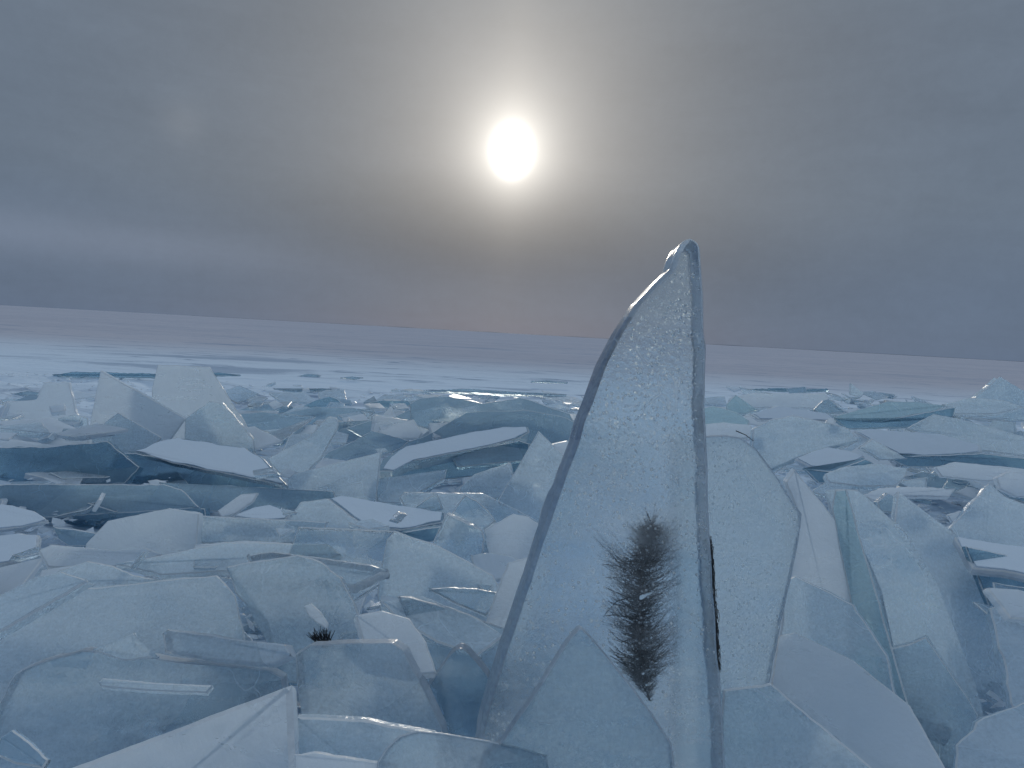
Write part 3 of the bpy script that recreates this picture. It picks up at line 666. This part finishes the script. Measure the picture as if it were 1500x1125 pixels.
S('the shadowed slope', 'dark teal slab sloping down beside the tongue-shaped one', [(460, 684), (480, 662), (520, 645), (545, 630), (575, 638), (600, 645), (590, 655), (560, 668), (500, 684)], yaw=8, tilt=30, th=.08, d=5.0, base=(520, 715), mat='teal_ice')
S('the lilac block', 'flat-faced lilac slab with a straight vertical end in the middle of the rubble', [(419, 696), (440, 690), (463, 685), (510, 672), (558, 662), (553, 685), (551, 732), (548, 760), (430, 760)], yaw=-8, tilt=30, th=.08, d=4.0, base=(490, 765), mat='frosted_ice', jag=.006)
S('the long beam', 'long beam-shaped slab with a frosted top running up toward the tall fin', [(553, 690), (560, 672), (592, 655), (650, 641), (700, 631), (745, 625), (773, 625), (776, 632), (762, 641), (715, 653), (660, 664), (600, 676), (575, 690)], yaw=-8, tilt=56, th=.15, d=4.3, base=(565, 700), mat='teal_ice', snow=.02)
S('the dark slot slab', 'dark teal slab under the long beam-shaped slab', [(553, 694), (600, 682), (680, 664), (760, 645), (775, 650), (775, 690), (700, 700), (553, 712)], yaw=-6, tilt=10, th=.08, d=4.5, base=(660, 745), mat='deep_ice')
S('the stepped slab', 'low stepped slab resting below the end of the long beam-shaped slab', [(660, 668), (710, 655), (770, 648), (800, 655), (790, 672), (730, 678), (670, 684)], yaw=-4, tilt=34, th=.08, d=4.35, base=(720, 720), mat='teal_ice')
S('the notched block', 'squared block with a dark notched corner below the long beam-shaped slab', [(551, 702), (600, 696), (655, 687), (652, 700), (630, 714), (616, 720), (616, 735), (553, 738)], yaw=-4, tilt=40, th=.1, d=4.05, base=(590, 745), mat='frosted_ice', name='ice_block', cat='ice block')
S('the back teal slab', 'wide teal slab with a wavy top edge at the back behind the long beam-shaped slab', [(600, 592), (616, 583), (657, 580), (707, 591), (735, 588), (762, 582), (800, 597), (835, 606), (850, 640), (820, 665), (700, 670), (605, 650)], yaw=-4, tilt=22, th=.10, d=5.9, base=(720, 690), mat='teal_ice')
S('the second back slab', 'teal slab overlapping the wavy-topped one near the tall fin', [(560, 655), (620, 640), (660, 622), (683, 604), (720, 601), (768, 600), (830, 612), (860, 628), (850, 668), (780, 690), (620, 690)], yaw=-8, tilt=26, th=.09, d=5.4, base=(700, 705), mat='teal_ice')
S('the cream face', 'small cream coloured slab face catching light beside the wavy-topped slab', [(552, 632), (575, 622), (605, 614), (618, 634), (612, 642), (580, 642)], yaw=-6, tilt=34, th=.05, d=5.3, base=(590, 650), mat='white_ice')
S('the long layered slab', 'long thin layered slab lying between the tongue-shaped slab and the wavy-topped one', [(480, 645), (500, 628), (560, 618), (600, 600), (606, 612), (560, 640), (500, 650)], yaw=-6, tilt=34, th=.07, d=6.0, base=(530, 672), mat='teal_ice')
S('the tall matt triangle', 'tall matt blue triangle leaning close to the side of the tall fin', [(789, 631), (797, 640), (812, 658), (827, 672), (850, 690), (840, 780), (720, 780), (724, 742), (745, 706), (770, 662)], yaw=-2, tilt=20, th=.06, d=3.7, base=(780, 800), mat='frosted_ice', jag=.005)
S('the white patch by the fin', 'small white patch of snowy ice between the matt triangle and the tall fin', [(806, 650), (830, 645), (850, 650), (846, 672), (824, 674)], yaw=0, tilt=40, th=.05, d=4.1, base=(830, 700), mat='white_ice')
S('the rounded small slab', 'small rounded slab left of the foot of the tall matt triangle', [(675, 712), (695, 694), (722, 684), (748, 677), (752, 700), (738, 728), (700, 735), (670, 726)], yaw=-4, tilt=34, th=.06, d=3.85, base=(710, 750), mat='frosted_ice')
S('the flat slab below it', 'flat pale blue slab in front of the tall matt triangle', [(585, 728), (592, 720), (650, 720), (708, 722), (740, 735), (772, 752), (792, 764), (760, 785), (690, 775), (600, 755)], yaw=0, tilt=44, th=.06, d=3.45, base=(700, 790), mat='frosted_ice')
S('the white pentagon', 'flat white five-sided slab with two grey dents near the middle of the rubble', [(480, 730), (497, 726), (553, 735), (610, 743), (652, 751), (652, 764), (620, 770), (588, 776), (536, 772), (505, 750)], yaw=2, tilt=68, th=.075, d=3.35, base=(590, 780), mat='teal_ice', snow=.015)
S('the blue slab under the pentagon', 'bluish slab in front of the white five-sided slab', [(440, 735), (480, 730), (536, 772), (580, 778), (560, 800), (460, 790), (420, 765)], yaw=0, tilt=34, th=.06, d=3.2, base=(500, 812), mat='frosted_ice')
S('the dark gap slab', 'dark blue chunk in the gap beside the white five-sided slab', [(588, 780), (620, 774), (655, 770), (650, 792), (612, 796)], yaw=0, tilt=14, th=.06, d=3.2, base=(620, 810), mat='deep_ice')
S('the folded crystal', 'crumpled clear crystal chunk standing near the tall fin', [(634, 793), (648, 768), (654, 752), (680, 762), (706, 776), (710, 790), (706, 812), (720, 850), (640, 850)], yaw=-8, tilt=22, th=.09, d=2.85, base=(680, 850), mat='clear_ice', name='ice_crystal', jag=.02)
S('the crystal peak', 'sharp clear crystal peak behind the crumpled chunk', [(662, 752), (681, 724), (690, 730), (701, 735), (716, 748), (727, 763), (706, 778), (670, 772)], yaw=6, tilt=26, th=.06, d=3.1, base=(700, 790), mat='clear_ice', name='ice_crystal')
S('the whitish crystal', 'whitish cracked crystal chunk touching the edge of the tall fin', [(705, 778), (730, 764), (752, 752), (775, 757), (800, 775), (795, 816), (770, 840), (715, 812)], yaw=2, tilt=30, th=.10, d=2.9, base=(760, 850), mat='white_ice', name='ice_crystal', jag=.02)
S('the low lilac chip', 'low lilac chip at the foot of the whitish cracked crystal', [(690, 812), (720, 808), (770, 820), (760, 845), (720, 850), (695, 835)], yaw=0, tilt=50, th=.05, d=2.7, base=(730, 855), mat='white_ice')
# back row, centre
S('the far low slab', 'low dark slab tilted up at the back edge of the rubble', [(440, 596), (462, 586), (483, 580), (495, 585), (503, 592), (480, 604), (450, 604)], yaw=6, tilt=24, th=.05, d=8.2, base=(475, 612), mat='deep_ice')
S('the far flat slab', 'low flat slab at the back beside the dark tilted one', [(350, 600), (375, 592), (425, 591), (432, 600), (400, 608), (355, 610)], yaw=2, tilt=30, th=.05, d=7.8, base=(390, 615), mat='teal_ice')
S('the back stacked slab', 'flat layered slab at the back in front of the tilted dark one', [(410, 606), (460, 596), (520, 597), (548, 602), (540, 616), (470, 618)], yaw=0, tilt=34, th=.06, d=7.0, base=(480, 640), mat='teal_ice')
S('the back dark plank', 'thin dark plank of ice at the back just short of the wavy-topped slab', [(540, 590), (560, 586), (598, 587), (604, 594), (580, 598), (545, 598)], yaw=0, tilt=20, th=.05, d=8.0, base=(570, 605), mat='deep_ice')
S('the pale streak slab', 'thin pale streak of ice below the dark plank', [(500, 612), (530, 606), (585, 609), (580, 616), (540, 620), (505, 620)], yaw=0, tilt=50, th=.05, d=6.6, base=(540, 625), mat='white_ice')
S('the bent teal slab', 'bent teal slab in front of the thin pale streak', [(490, 618), (540, 614), (590, 612), (570, 632), (520, 640), (492, 640)], yaw=0, tilt=26, th=.06, d=6.3, base=(530, 660), mat='teal_ice')
# pressure cracks out on the plain
for (hd, lb, p, dd) in [('the long dark crack', 'long dark raised ice edge out on the snow behind the pale standing plates', [(76, 549), (112, 544), (180, 546), (230, 547), (320, 545), (352, 549), (320, 551), (230, 553), (150, 553), (105, 552)], 11.5),
    ('the far right crack', 'long dark raised ice edge out on the snow beyond the tall fin', [(1094, 570), (1140, 568), (1180, 570), (1212, 569), (1214, 572), (1178, 574), (1145, 573)], 14.5),
    ('the short dark edge', 'short dark raised ice edge by the grey squarish slab', [(16, 577), (40, 572), (60, 575), (58, 579), (30, 580)], 9.0),
    ('the blue drift', 'small blue hump of drifted ice alone on the snow', [(435, 551), (452, 547), (470, 550), (466, 553), (440, 554)], 13.5),
    ('the second blue drift', 'short dark ripple of ice on the snow above the dark plank', [(498, 553), (515, 551), (532, 553), (518, 556)], 13.0),
    ('the thin ridge', 'thin wavy ridge of ice crossing the snow before the rubble', [(400, 569), (430, 572), (470, 568), (498, 570), (470, 572), (430, 576)], 11.0),
    ('the bowed ridge', 'thin broken ridge of ice on the snow just behind the wavy-topped slab', [(620, 572), (680, 569), (760, 574), (830, 578), (760, 578), (680, 574)], 10.5),
    ('the lone streak', 'single long dark streak on the snow near the side of the tall fin', [(778, 558), (800, 557), (832, 560), (805, 560)], 14.0)]:
    S(hd, lb, p, yaw=0, tilt=24, th=.12, d=dd, mat='deep_ice' if 'crack' in hd else 'teal_ice', name='ice_ridge', cat='ice ridge', snow=False, jag=.03)  # shade on the crack faces is put into the colour of the darker ice
# ------------------------------------------------------------------ right, middle distance
S('the dark lilac plate', 'wide matt slate-blue plate with a jagged top standing behind the speckled plate', [(1103, 628), (1126, 615), (1145, 613), (1162, 608), (1185, 613), (1206, 618), (1225, 622), (1244, 628), (1258, 645), (1240, 655), (1212, 656), (1164, 672), (1142, 690), (1100, 700)], yaw=4, tilt=22, th=.07, d=4.4, base=(1180, 730), mat='frosted_ice')
S('the white nub on it', 'little white upright nub beside the jagged slate-blue plate', [(1208, 622), (1213, 613), (1222, 612), (1224, 624), (1215, 630)], yaw=10, tilt=24, th=.05, d=4.6, base=(1216, 640), mat='white_ice', name='ice_nub')
S('the flat roof slab', 'flat pale roof-like slab behind the jagged slate-blue plate', [(1098, 607), (1118, 599), (1138, 594), (1170, 598), (1212, 606), (1225, 616), (1180, 614), (1110, 614)], yaw=0, tilt=50, th=.06, d=5.6, base=(1160, 622), mat='white_ice', snow=True)
S('the teal slab by the fin', 'low teal slab emerging from behind the tall fin at the back', [(1020, 600), (1045, 594), (1080, 604), (1098, 616), (1090, 640), (1020, 645)], yaw=-4, tilt=26, th=.08, d=5.4, base=(1060, 660), mat='flank_ice')
S('the white top behind the plate', 'white snowy patch showing above the corner of the speckled plate', [(1020, 622), (1060, 618), (1100, 622), (1105, 640), (1060, 645), (1020, 645)], yaw=0, tilt=46, th=.05, d=4.6, base=(1060, 655), mat='white_ice')
S('the pale flat pentagon', 'flat pale five-sided slab between the jagged slate-blue plate and the dark cavity', [(1164, 672), (1190, 661), (1212, 655), (1240, 660), (1267, 668), (1245, 680), (1218, 687), (1186, 684)], yaw=4, tilt=60, th=.06, d=3.9, base=(1218, 692), mat='white_ice', snow=.02)
S('the dark cavity slab', 'dark slab in the cavity under the flat pale five-sided slab', [(1180, 688), (1220, 690), (1268, 672), (1285, 680), (1270, 700), (1200, 708)], yaw=0, tilt=16, th=.06, d=3.8, base=(1230, 730), mat='deep_ice')
S('the lilac tray', 'smooth lilac tray-shaped slab in front of the dark cavity', [(1208, 694), (1232, 684), (1286, 678), (1331, 686), (1326, 698), (1311, 712), (1260, 712), (1215, 706)], yaw=-6, tilt=50, th=.06, d=3.55, base=(1265, 722), mat='frosted_ice')
S('the glassy fin chip', 'glassy grey triangular flap standing behind the lilac tray', [(1260, 656), (1278, 642), (1290, 650), (1316, 664), (1330, 672), (1290, 674)], yaw=4, tilt=30, th=.04, d=4.1, base=(1295, 685), mat='clear_ice')
S('the long bright slab', 'long smooth pale slab stretching across behind the lilac tray', [(1250, 632), (1275, 628), (1320, 630), (1380, 636), (1436, 652), (1440, 662), (1380, 668), (1316, 666), (1285, 650)], yaw=-2, tilt=48, th=.08, d=4.5, base=(1350, 676), mat='white_ice', snow=.02)
S('the long dark seam slab', 'long dark slab lying under the long smooth pale one', [(1285, 664), (1330, 668), (1440, 664), (1540, 676), (1540, 694), (1420, 684), (1330, 684)], yaw=0, tilt=16, th=.06, d=4.3, base=(1400, 705), mat='deep_ice')
S('the sloping mound slab', 'broad sloping blue slab rising at the back toward the picture edge', [(1326, 628), (1345, 615), (1368, 606), (1410, 614), (1460, 628), (1540, 650), (1540, 672), (1440, 660), (1380, 642)], yaw=-4, tilt=34, th=.08, d=5.2, base=(1430, 690), mat='frosted_ice')
S('the wide arched slab', 'wide arched teal slab with a pale top at the back of the rubble', [(1222, 610), (1260, 600), (1300, 588), (1340, 588), (1385, 594), (1370, 602), (1330, 610), (1290, 616), (1235, 618)], yaw=-6, tilt=36, th=.09, d=6.6, base=(1290, 645), mat='flank_ice')
S('the dark slot beneath the arch', 'dark narrow slab under the wide arched teal slab', [(1222, 613), (1290, 617), (1350, 606), (1400, 596), (1395, 612), (1330, 626), (1240, 628)], yaw=0, tilt=14, th=.06, d=6.3, base=(1310, 655), mat='deep_ice')
S('the snowy heap', 'bluish pointed heap of snowy ice at the far edge of the picture', [(1428, 584), (1445, 566), (1465, 551), (1482, 560), (1500, 572), (1545, 590), (1545, 620), (1430, 610)], yaw=0, tilt=24, th=.3, d=7.6, base=(1480, 640), mat='frosted_ice', name='ice_mound', jag=.02, cat='ice mound')
S('the heap foot slab', 'low slab at the foot of the bluish pointed heap', [(1380, 592), (1420, 582), (1470, 586), (1500, 596), (1460, 606), (1400, 606)], yaw=0, tilt=34, th=.07, d=7.0, base=(1440, 625), mat='frosted_ice')
S('the small back sail', 'small upright sail of ice on the far edge of the rubble', [(1245, 578), (1246, 561), (1256, 568), (1266, 576), (1262, 582)], yaw=8, tilt=14, th=.05, d=10.5, base=(1254, 590), mat='frosted_ice')
S('the back pale wall', 'pale broken wall of snowy ice at the back beyond the tall fin', [(1070, 582), (1100, 576), (1160, 577), (1210, 576), (1216, 590), (1190, 598), (1100, 596), (1072, 596)], yaw=0, tilt=34, th=.12, d=8.2, base=(1140, 620), mat='white_ice', jag=.02)
S('the blue tooth', 'dark blue tooth of ice in front of the pale broken wall', [(1064, 592), (1078, 578), (1096, 590), (1110, 600), (1090, 606), (1066, 604)], yaw=0, tilt=20, th=.08, d=7.4, base=(1085, 620), mat='flank_ice')
S('the little roof', 'little roof-shaped chip with a glint on the pale broken wall', [(1192, 600), (1206, 586), (1214, 584), (1228, 596), (1240, 604), (1200, 606)], yaw=4, tilt=26, th=.06, d=7.2, base=(1215, 620), mat='teal_ice')
S('the stacked edge slab', 'thin pale slab stacked near the edge above the sharp blue peak', [(1370, 684), (1400, 676), (1450, 682), (1540, 690), (1540, 704), (1440, 704), (1380, 698)], yaw=0, tilt=44, th=.05, d=3.7, base=(1450, 712), mat='white_ice')
S('the crumpled edge chunk', 'crumpled whitish chunk by the picture edge above the sharp blue peak', [(1460, 700), (1480, 690), (1505, 696), (1540, 705), (1540, 730), (1490, 728), (1465, 716)], yaw=0, tilt=30, th=.08, d=3.4, base=(1500, 745), mat='white_ice', jag=.03)
S('the tumbled blue chip', 'tumbled blue chip among the small rubble behind the second big leaning slab', [(1285, 735), (1300, 722), (1322, 730), (1330, 745), (1310, 752), (1290, 748)], yaw=14, tilt=30, th=.05, d=2.9, base=(1308, 765), mat='teal_ice', name='ice_chip')
S('the white curl', 'white curl of snow-crusted ice behind the huge leaning slab', [(1262, 726), (1290, 714), (1340, 712), (1400, 716), (1390, 728), (1330, 726), (1290, 736)], yaw=0, tilt=52, th=.05, d=3.15, base=(1330, 740), mat='white_ice', jag=.03)

# ------------------------------------------------------------------ dark tuft
tuft = bmesh.new(); rn = random.Random(9)
tb = CAM + ray(478, 946) * (1.80 / ray(478, 946).dot(F))
def tp(x, y, dd): r = ray(x, y); return CAM + r * (dd / r.dot(F)) - tb
for k in range(38):
    x0 = 476 + rn.gauss(0, 5); a = rn.uniform(-.95, .4); L = rn.uniform(16, 30)
    hair(tuft, [tp(x0, 948, 1.80), tp(x0 + math.sin(a) * L * .5 + rn.uniform(-1, 1), 946 - math.cos(a) * L * .5, 1.80 + rn.uniform(-.02, .02)), tp(x0 + math.sin(a) * L, 946 - math.cos(a) * L, 1.78 + rn.uniform(-.03, .03))], .0027, .0007)
o = mesh_obj('dark_tuft', tuft, 'plant_dark', None, tb); tag(o, 'small spiky black tuft of plant poking out of the ice hump', 'plant tuft')
tw = bmesh.new(); q0 = on_plane(1080, 632, fO - fN * .22, fN, 0)
def p2(x, y, dz): return on_plane(x, y, fO - fN * .22, fN, dz) - q0
hair(tw, [p2(1078, 631, 0), p2(1092, 637, .005), p2(1104, 646, .01)], .0016, .0009)
o = mesh_obj('twig', tw, 'plant_dark', None, q0); tag(o, 'thin dark twig lying on the top corner of the speckled plate', 'twig')

# ------------------------------------------------------------------ loose shards filling the field
rn = random.Random(4242)
ZONES = [   # photo columns and rows, how many, size in m, height range, share lying flat, kind, where
    (-60, 420, 780, 1000, 12, (.20, .40), (-.10, .04), 1.0, 'ice_sheet', 'underneath the wide blue sheet'),
    (380, 800, 660, 1000, 20, (.14, .30), (-.10, .04), .9, 'ice_sheet', 'under the slabs of the middle rubble'),
    (1080, 1560, 700, 1060, 5, (.16, .34), (-.12, .06), .9, 'ice_sheet', 'around the big leaning slabs'),
    (-40, 420, 640, 770, 18, (.20, .40), (-.10, .03), .95, 'ice_sheet', 'under the big glassy wedge'),
    (340, 1000, 590, 690, 46, (.18, .45), (0, .16), .9, 'ice_sheet', 'under the long beam-shaped slab'),
    (1040, 1560, 580, 720, 80, (.20, .55), (.04, .26), .9, 'ice_sheet', 'under the jumble beyond the tall fin'),
    (340, 880, 570, 612, 50, (.08, .26), (0, .12), .92, 'ice_sheet', 'along the back of the rubble'),
    (1040, 1540, 574, 612, 50, (.08, .26), (0, .14), .92, 'ice_sheet', 'along the far rim of the rubble'),
    (1045, 1520, 576, 640, 80, (.10, .34), (.10, .30), .6, 'ice_shard', 'in the jumbled ice beyond the tall fin'),
    (1240, 1520, 640, 720, 60, (.06, .20), (.14, .30), .7, 'ice_shard', 'in the small rubble behind the big leaning slabs'),
    (1380, 1520, 740, 900, 12, (.06, .16), (.10, .25), .7, 'ice_shard', 'around the sharp blue peak'),
    (340, 860, 578, 632, 64, (.10, .36), (.06, .26), .65, 'ice_shard', 'in the flat jumble at the back of the rubble'),
    (-20, 160, 576, 640, 22, (.10, .28), (.06, .26), .7, 'ice_shard', 'around the grey squarish slab'),
    (380, 860, 650, 800, 18, (.04, .12), (.08, .2), .6, 'ice_shard', 'among the slabs of the middle rubble'),
    (0, 330, 730, 850, 5, (.04, .10), (.06, .18), .7, 'ice_shard', 'around the bulky frosted block'),
    (420, 760, 830, 960, 6, (.03, .08), (.06, .16), .7, 'ice_shard', 'near the dark tuft'),
    (1100, 1520, 566, 580, 14, (.08, .2), (.02, .12), .7, 'ice_shard', 'along the far rim of the rubble')]
mats = ['frosted_ice', 'white_ice', 'teal_ice', 'clear_ice', 'frosted_ice', 'white_ice']
WORD = {'frosted_ice': 'frosted', 'white_ice': 'white', 'teal_ice': 'teal', 'clear_ice': 'clear'}
used = {}
hand = list(LAND)
for x0, x1, y0, y1, cnt, sz, zr, flatness, kind, where in ZONES:
    for k in range(cnt):
        px = rn.uniform(x0, x1); py = rn.uniform(y0, y1) + (px - (x0 + x1) / 2) * .04
        r = ray(px, py); zt = rn.uniform(*zr)
        O = CAM + r * ((zt - CAM_H) / r.z)
        if O.length > 16: O = O * (16 / O.length); 
        O.z = max(-.12, min(O.z, .3))
        s = rn.uniform(*sz)
        flat = rn.random() < flatness
        tilt = rn.uniform(64, 86) if flat else rn.uniform(8, 45)
        yaw = rn.uniform(-70, 70)
        ya, ti = R(yaw), R(tilt)
        Nn = Vector((math.sin(ya) * math.cos(ti), -math.cos(ya) * math.cos(ti), math.sin(ti)))
        A = Vector((0, 0, 1)).cross(Nn).normalized(); B = Nn.cross(A)
        q = rn.choice([3, 3, 4, 4, 4, 5])
        a0 = rn.random() * 6.28; asp = rn.uniform(.35, .9)
        P2 = [Vector((math.cos(a0 + 6.283 * (i + rn.uniform(-.25, .25)) / q) * s * rn.uniform(.7, 1.1), math.sin(a0 + 6.283 * (i + rn.uniform(-.25, .25)) / q) * s * asp * rn.uniform(.7, 1.1))) for i in range(q)]
        P2 = resample(chaikin(P2, .01 * s), s * .14, rn, .022 * s)
        th = rn.uniform(.016, .045) * (1 if s > .1 else .6)
        try:
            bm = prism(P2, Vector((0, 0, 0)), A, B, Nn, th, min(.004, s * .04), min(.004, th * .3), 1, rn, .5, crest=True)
        except ValueError:
            continue
        mt = rn.choice(mats)
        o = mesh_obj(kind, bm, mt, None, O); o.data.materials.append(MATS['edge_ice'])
        mid = (sz[0] + sz[1]) / 2
        near = min(hand, key=lambda h: (h[3] - O).length)
        dvec = O - near[3]
        if abs(dvec.x) > abs(dvec.y) * 1.3: rel = 'beside'
        else: rel = 'behind' if dvec.y > 0 else 'in front of'
        lab = f"{'small' if s < mid else 'larger'} {WORD[mt]} {'flat' if flat else 'upright'} {kind.replace('_', ' ')} {rel} {near[2]}"
        used.setdefault(lab, []).append(o)
        o['kind'] = 'thing'; tag(o, lab, kind.replace('_', ' '), f"loose {kind.replace('_', ' ')}s " + where)
for lab, os_ in used.items():
    if len(os_) > 1:
        for o in os_: o['group'] = 'loose pieces of ice ' + re.split('ice (?:shard|sheet) ', lab)[1]

# ------------------------------------------------------------------ crushed ice in the gaps: nobody could count it
rn = random.Random(31); VS, FS = [], []
OCT = [(0, 2, 4), (2, 1, 4), (1, 3, 4), (3, 0, 4), (2, 0, 5), (1, 2, 5), (3, 1, 5), (0, 3, 5)]
for k in range(8000):
    px = rn.uniform(-60, 1560)
    if k < 3000:
        py = hz(px) + 88 + 130 * rn.random() ** 1.1
        if 1060 > px > 850 and py > 640: continue
    else:
        py = hz(px) + rn.uniform(180, 560)
    r = ray(px, py); q = CAM + r * ((.06 - CAM_H) / r.z)
    if q.length > 15: continue
    q.z = ground_z(q.x, q.y) + rn.uniform(0, .04 if q.length > 5 else .11)
    s = rn.uniform(.012, .05) * (1.0 if q.length > 4 else .7)
    j = lambda: rn.uniform(.4, 1.3) * s
    a = rn.random() * 6.28; ca, sa = math.cos(a), math.sin(a)
    b = len(VS)
    for x, y, z in ((j() * 1.4, 0, 0), (-j() * 1.4, 0, 0), (0, j(), 0), (0, -j(), 0), (0, 0, j() * .35), (0, 0, -j() * .35)):
        x += rn.uniform(-.3, .3) * s; y += rn.uniform(-.3, .3) * s
        VS.append((q.x + x * ca - y * sa, q.y + x * sa + y * ca, q.z + z + x * .3))
    FS += [tuple(b + i_ for i_ in f) for f in OCT]
me = bpy.data.meshes.new('crushed_ice'); me.from_pydata(VS, [], FS); me.materials.append(MATS['white_ice'])
bm = bmesh.new(); bm.from_mesh(me); bmesh.ops.recalc_face_normals(bm, faces=bm.faces); bm.to_mesh(me); bm.free()
o = bpy.data.objects.new('crushed_ice', me); COL.objects.link(o); tag(o, 'fine crushed ice lying in the gaps between the slabs', None, None, 'stuff')
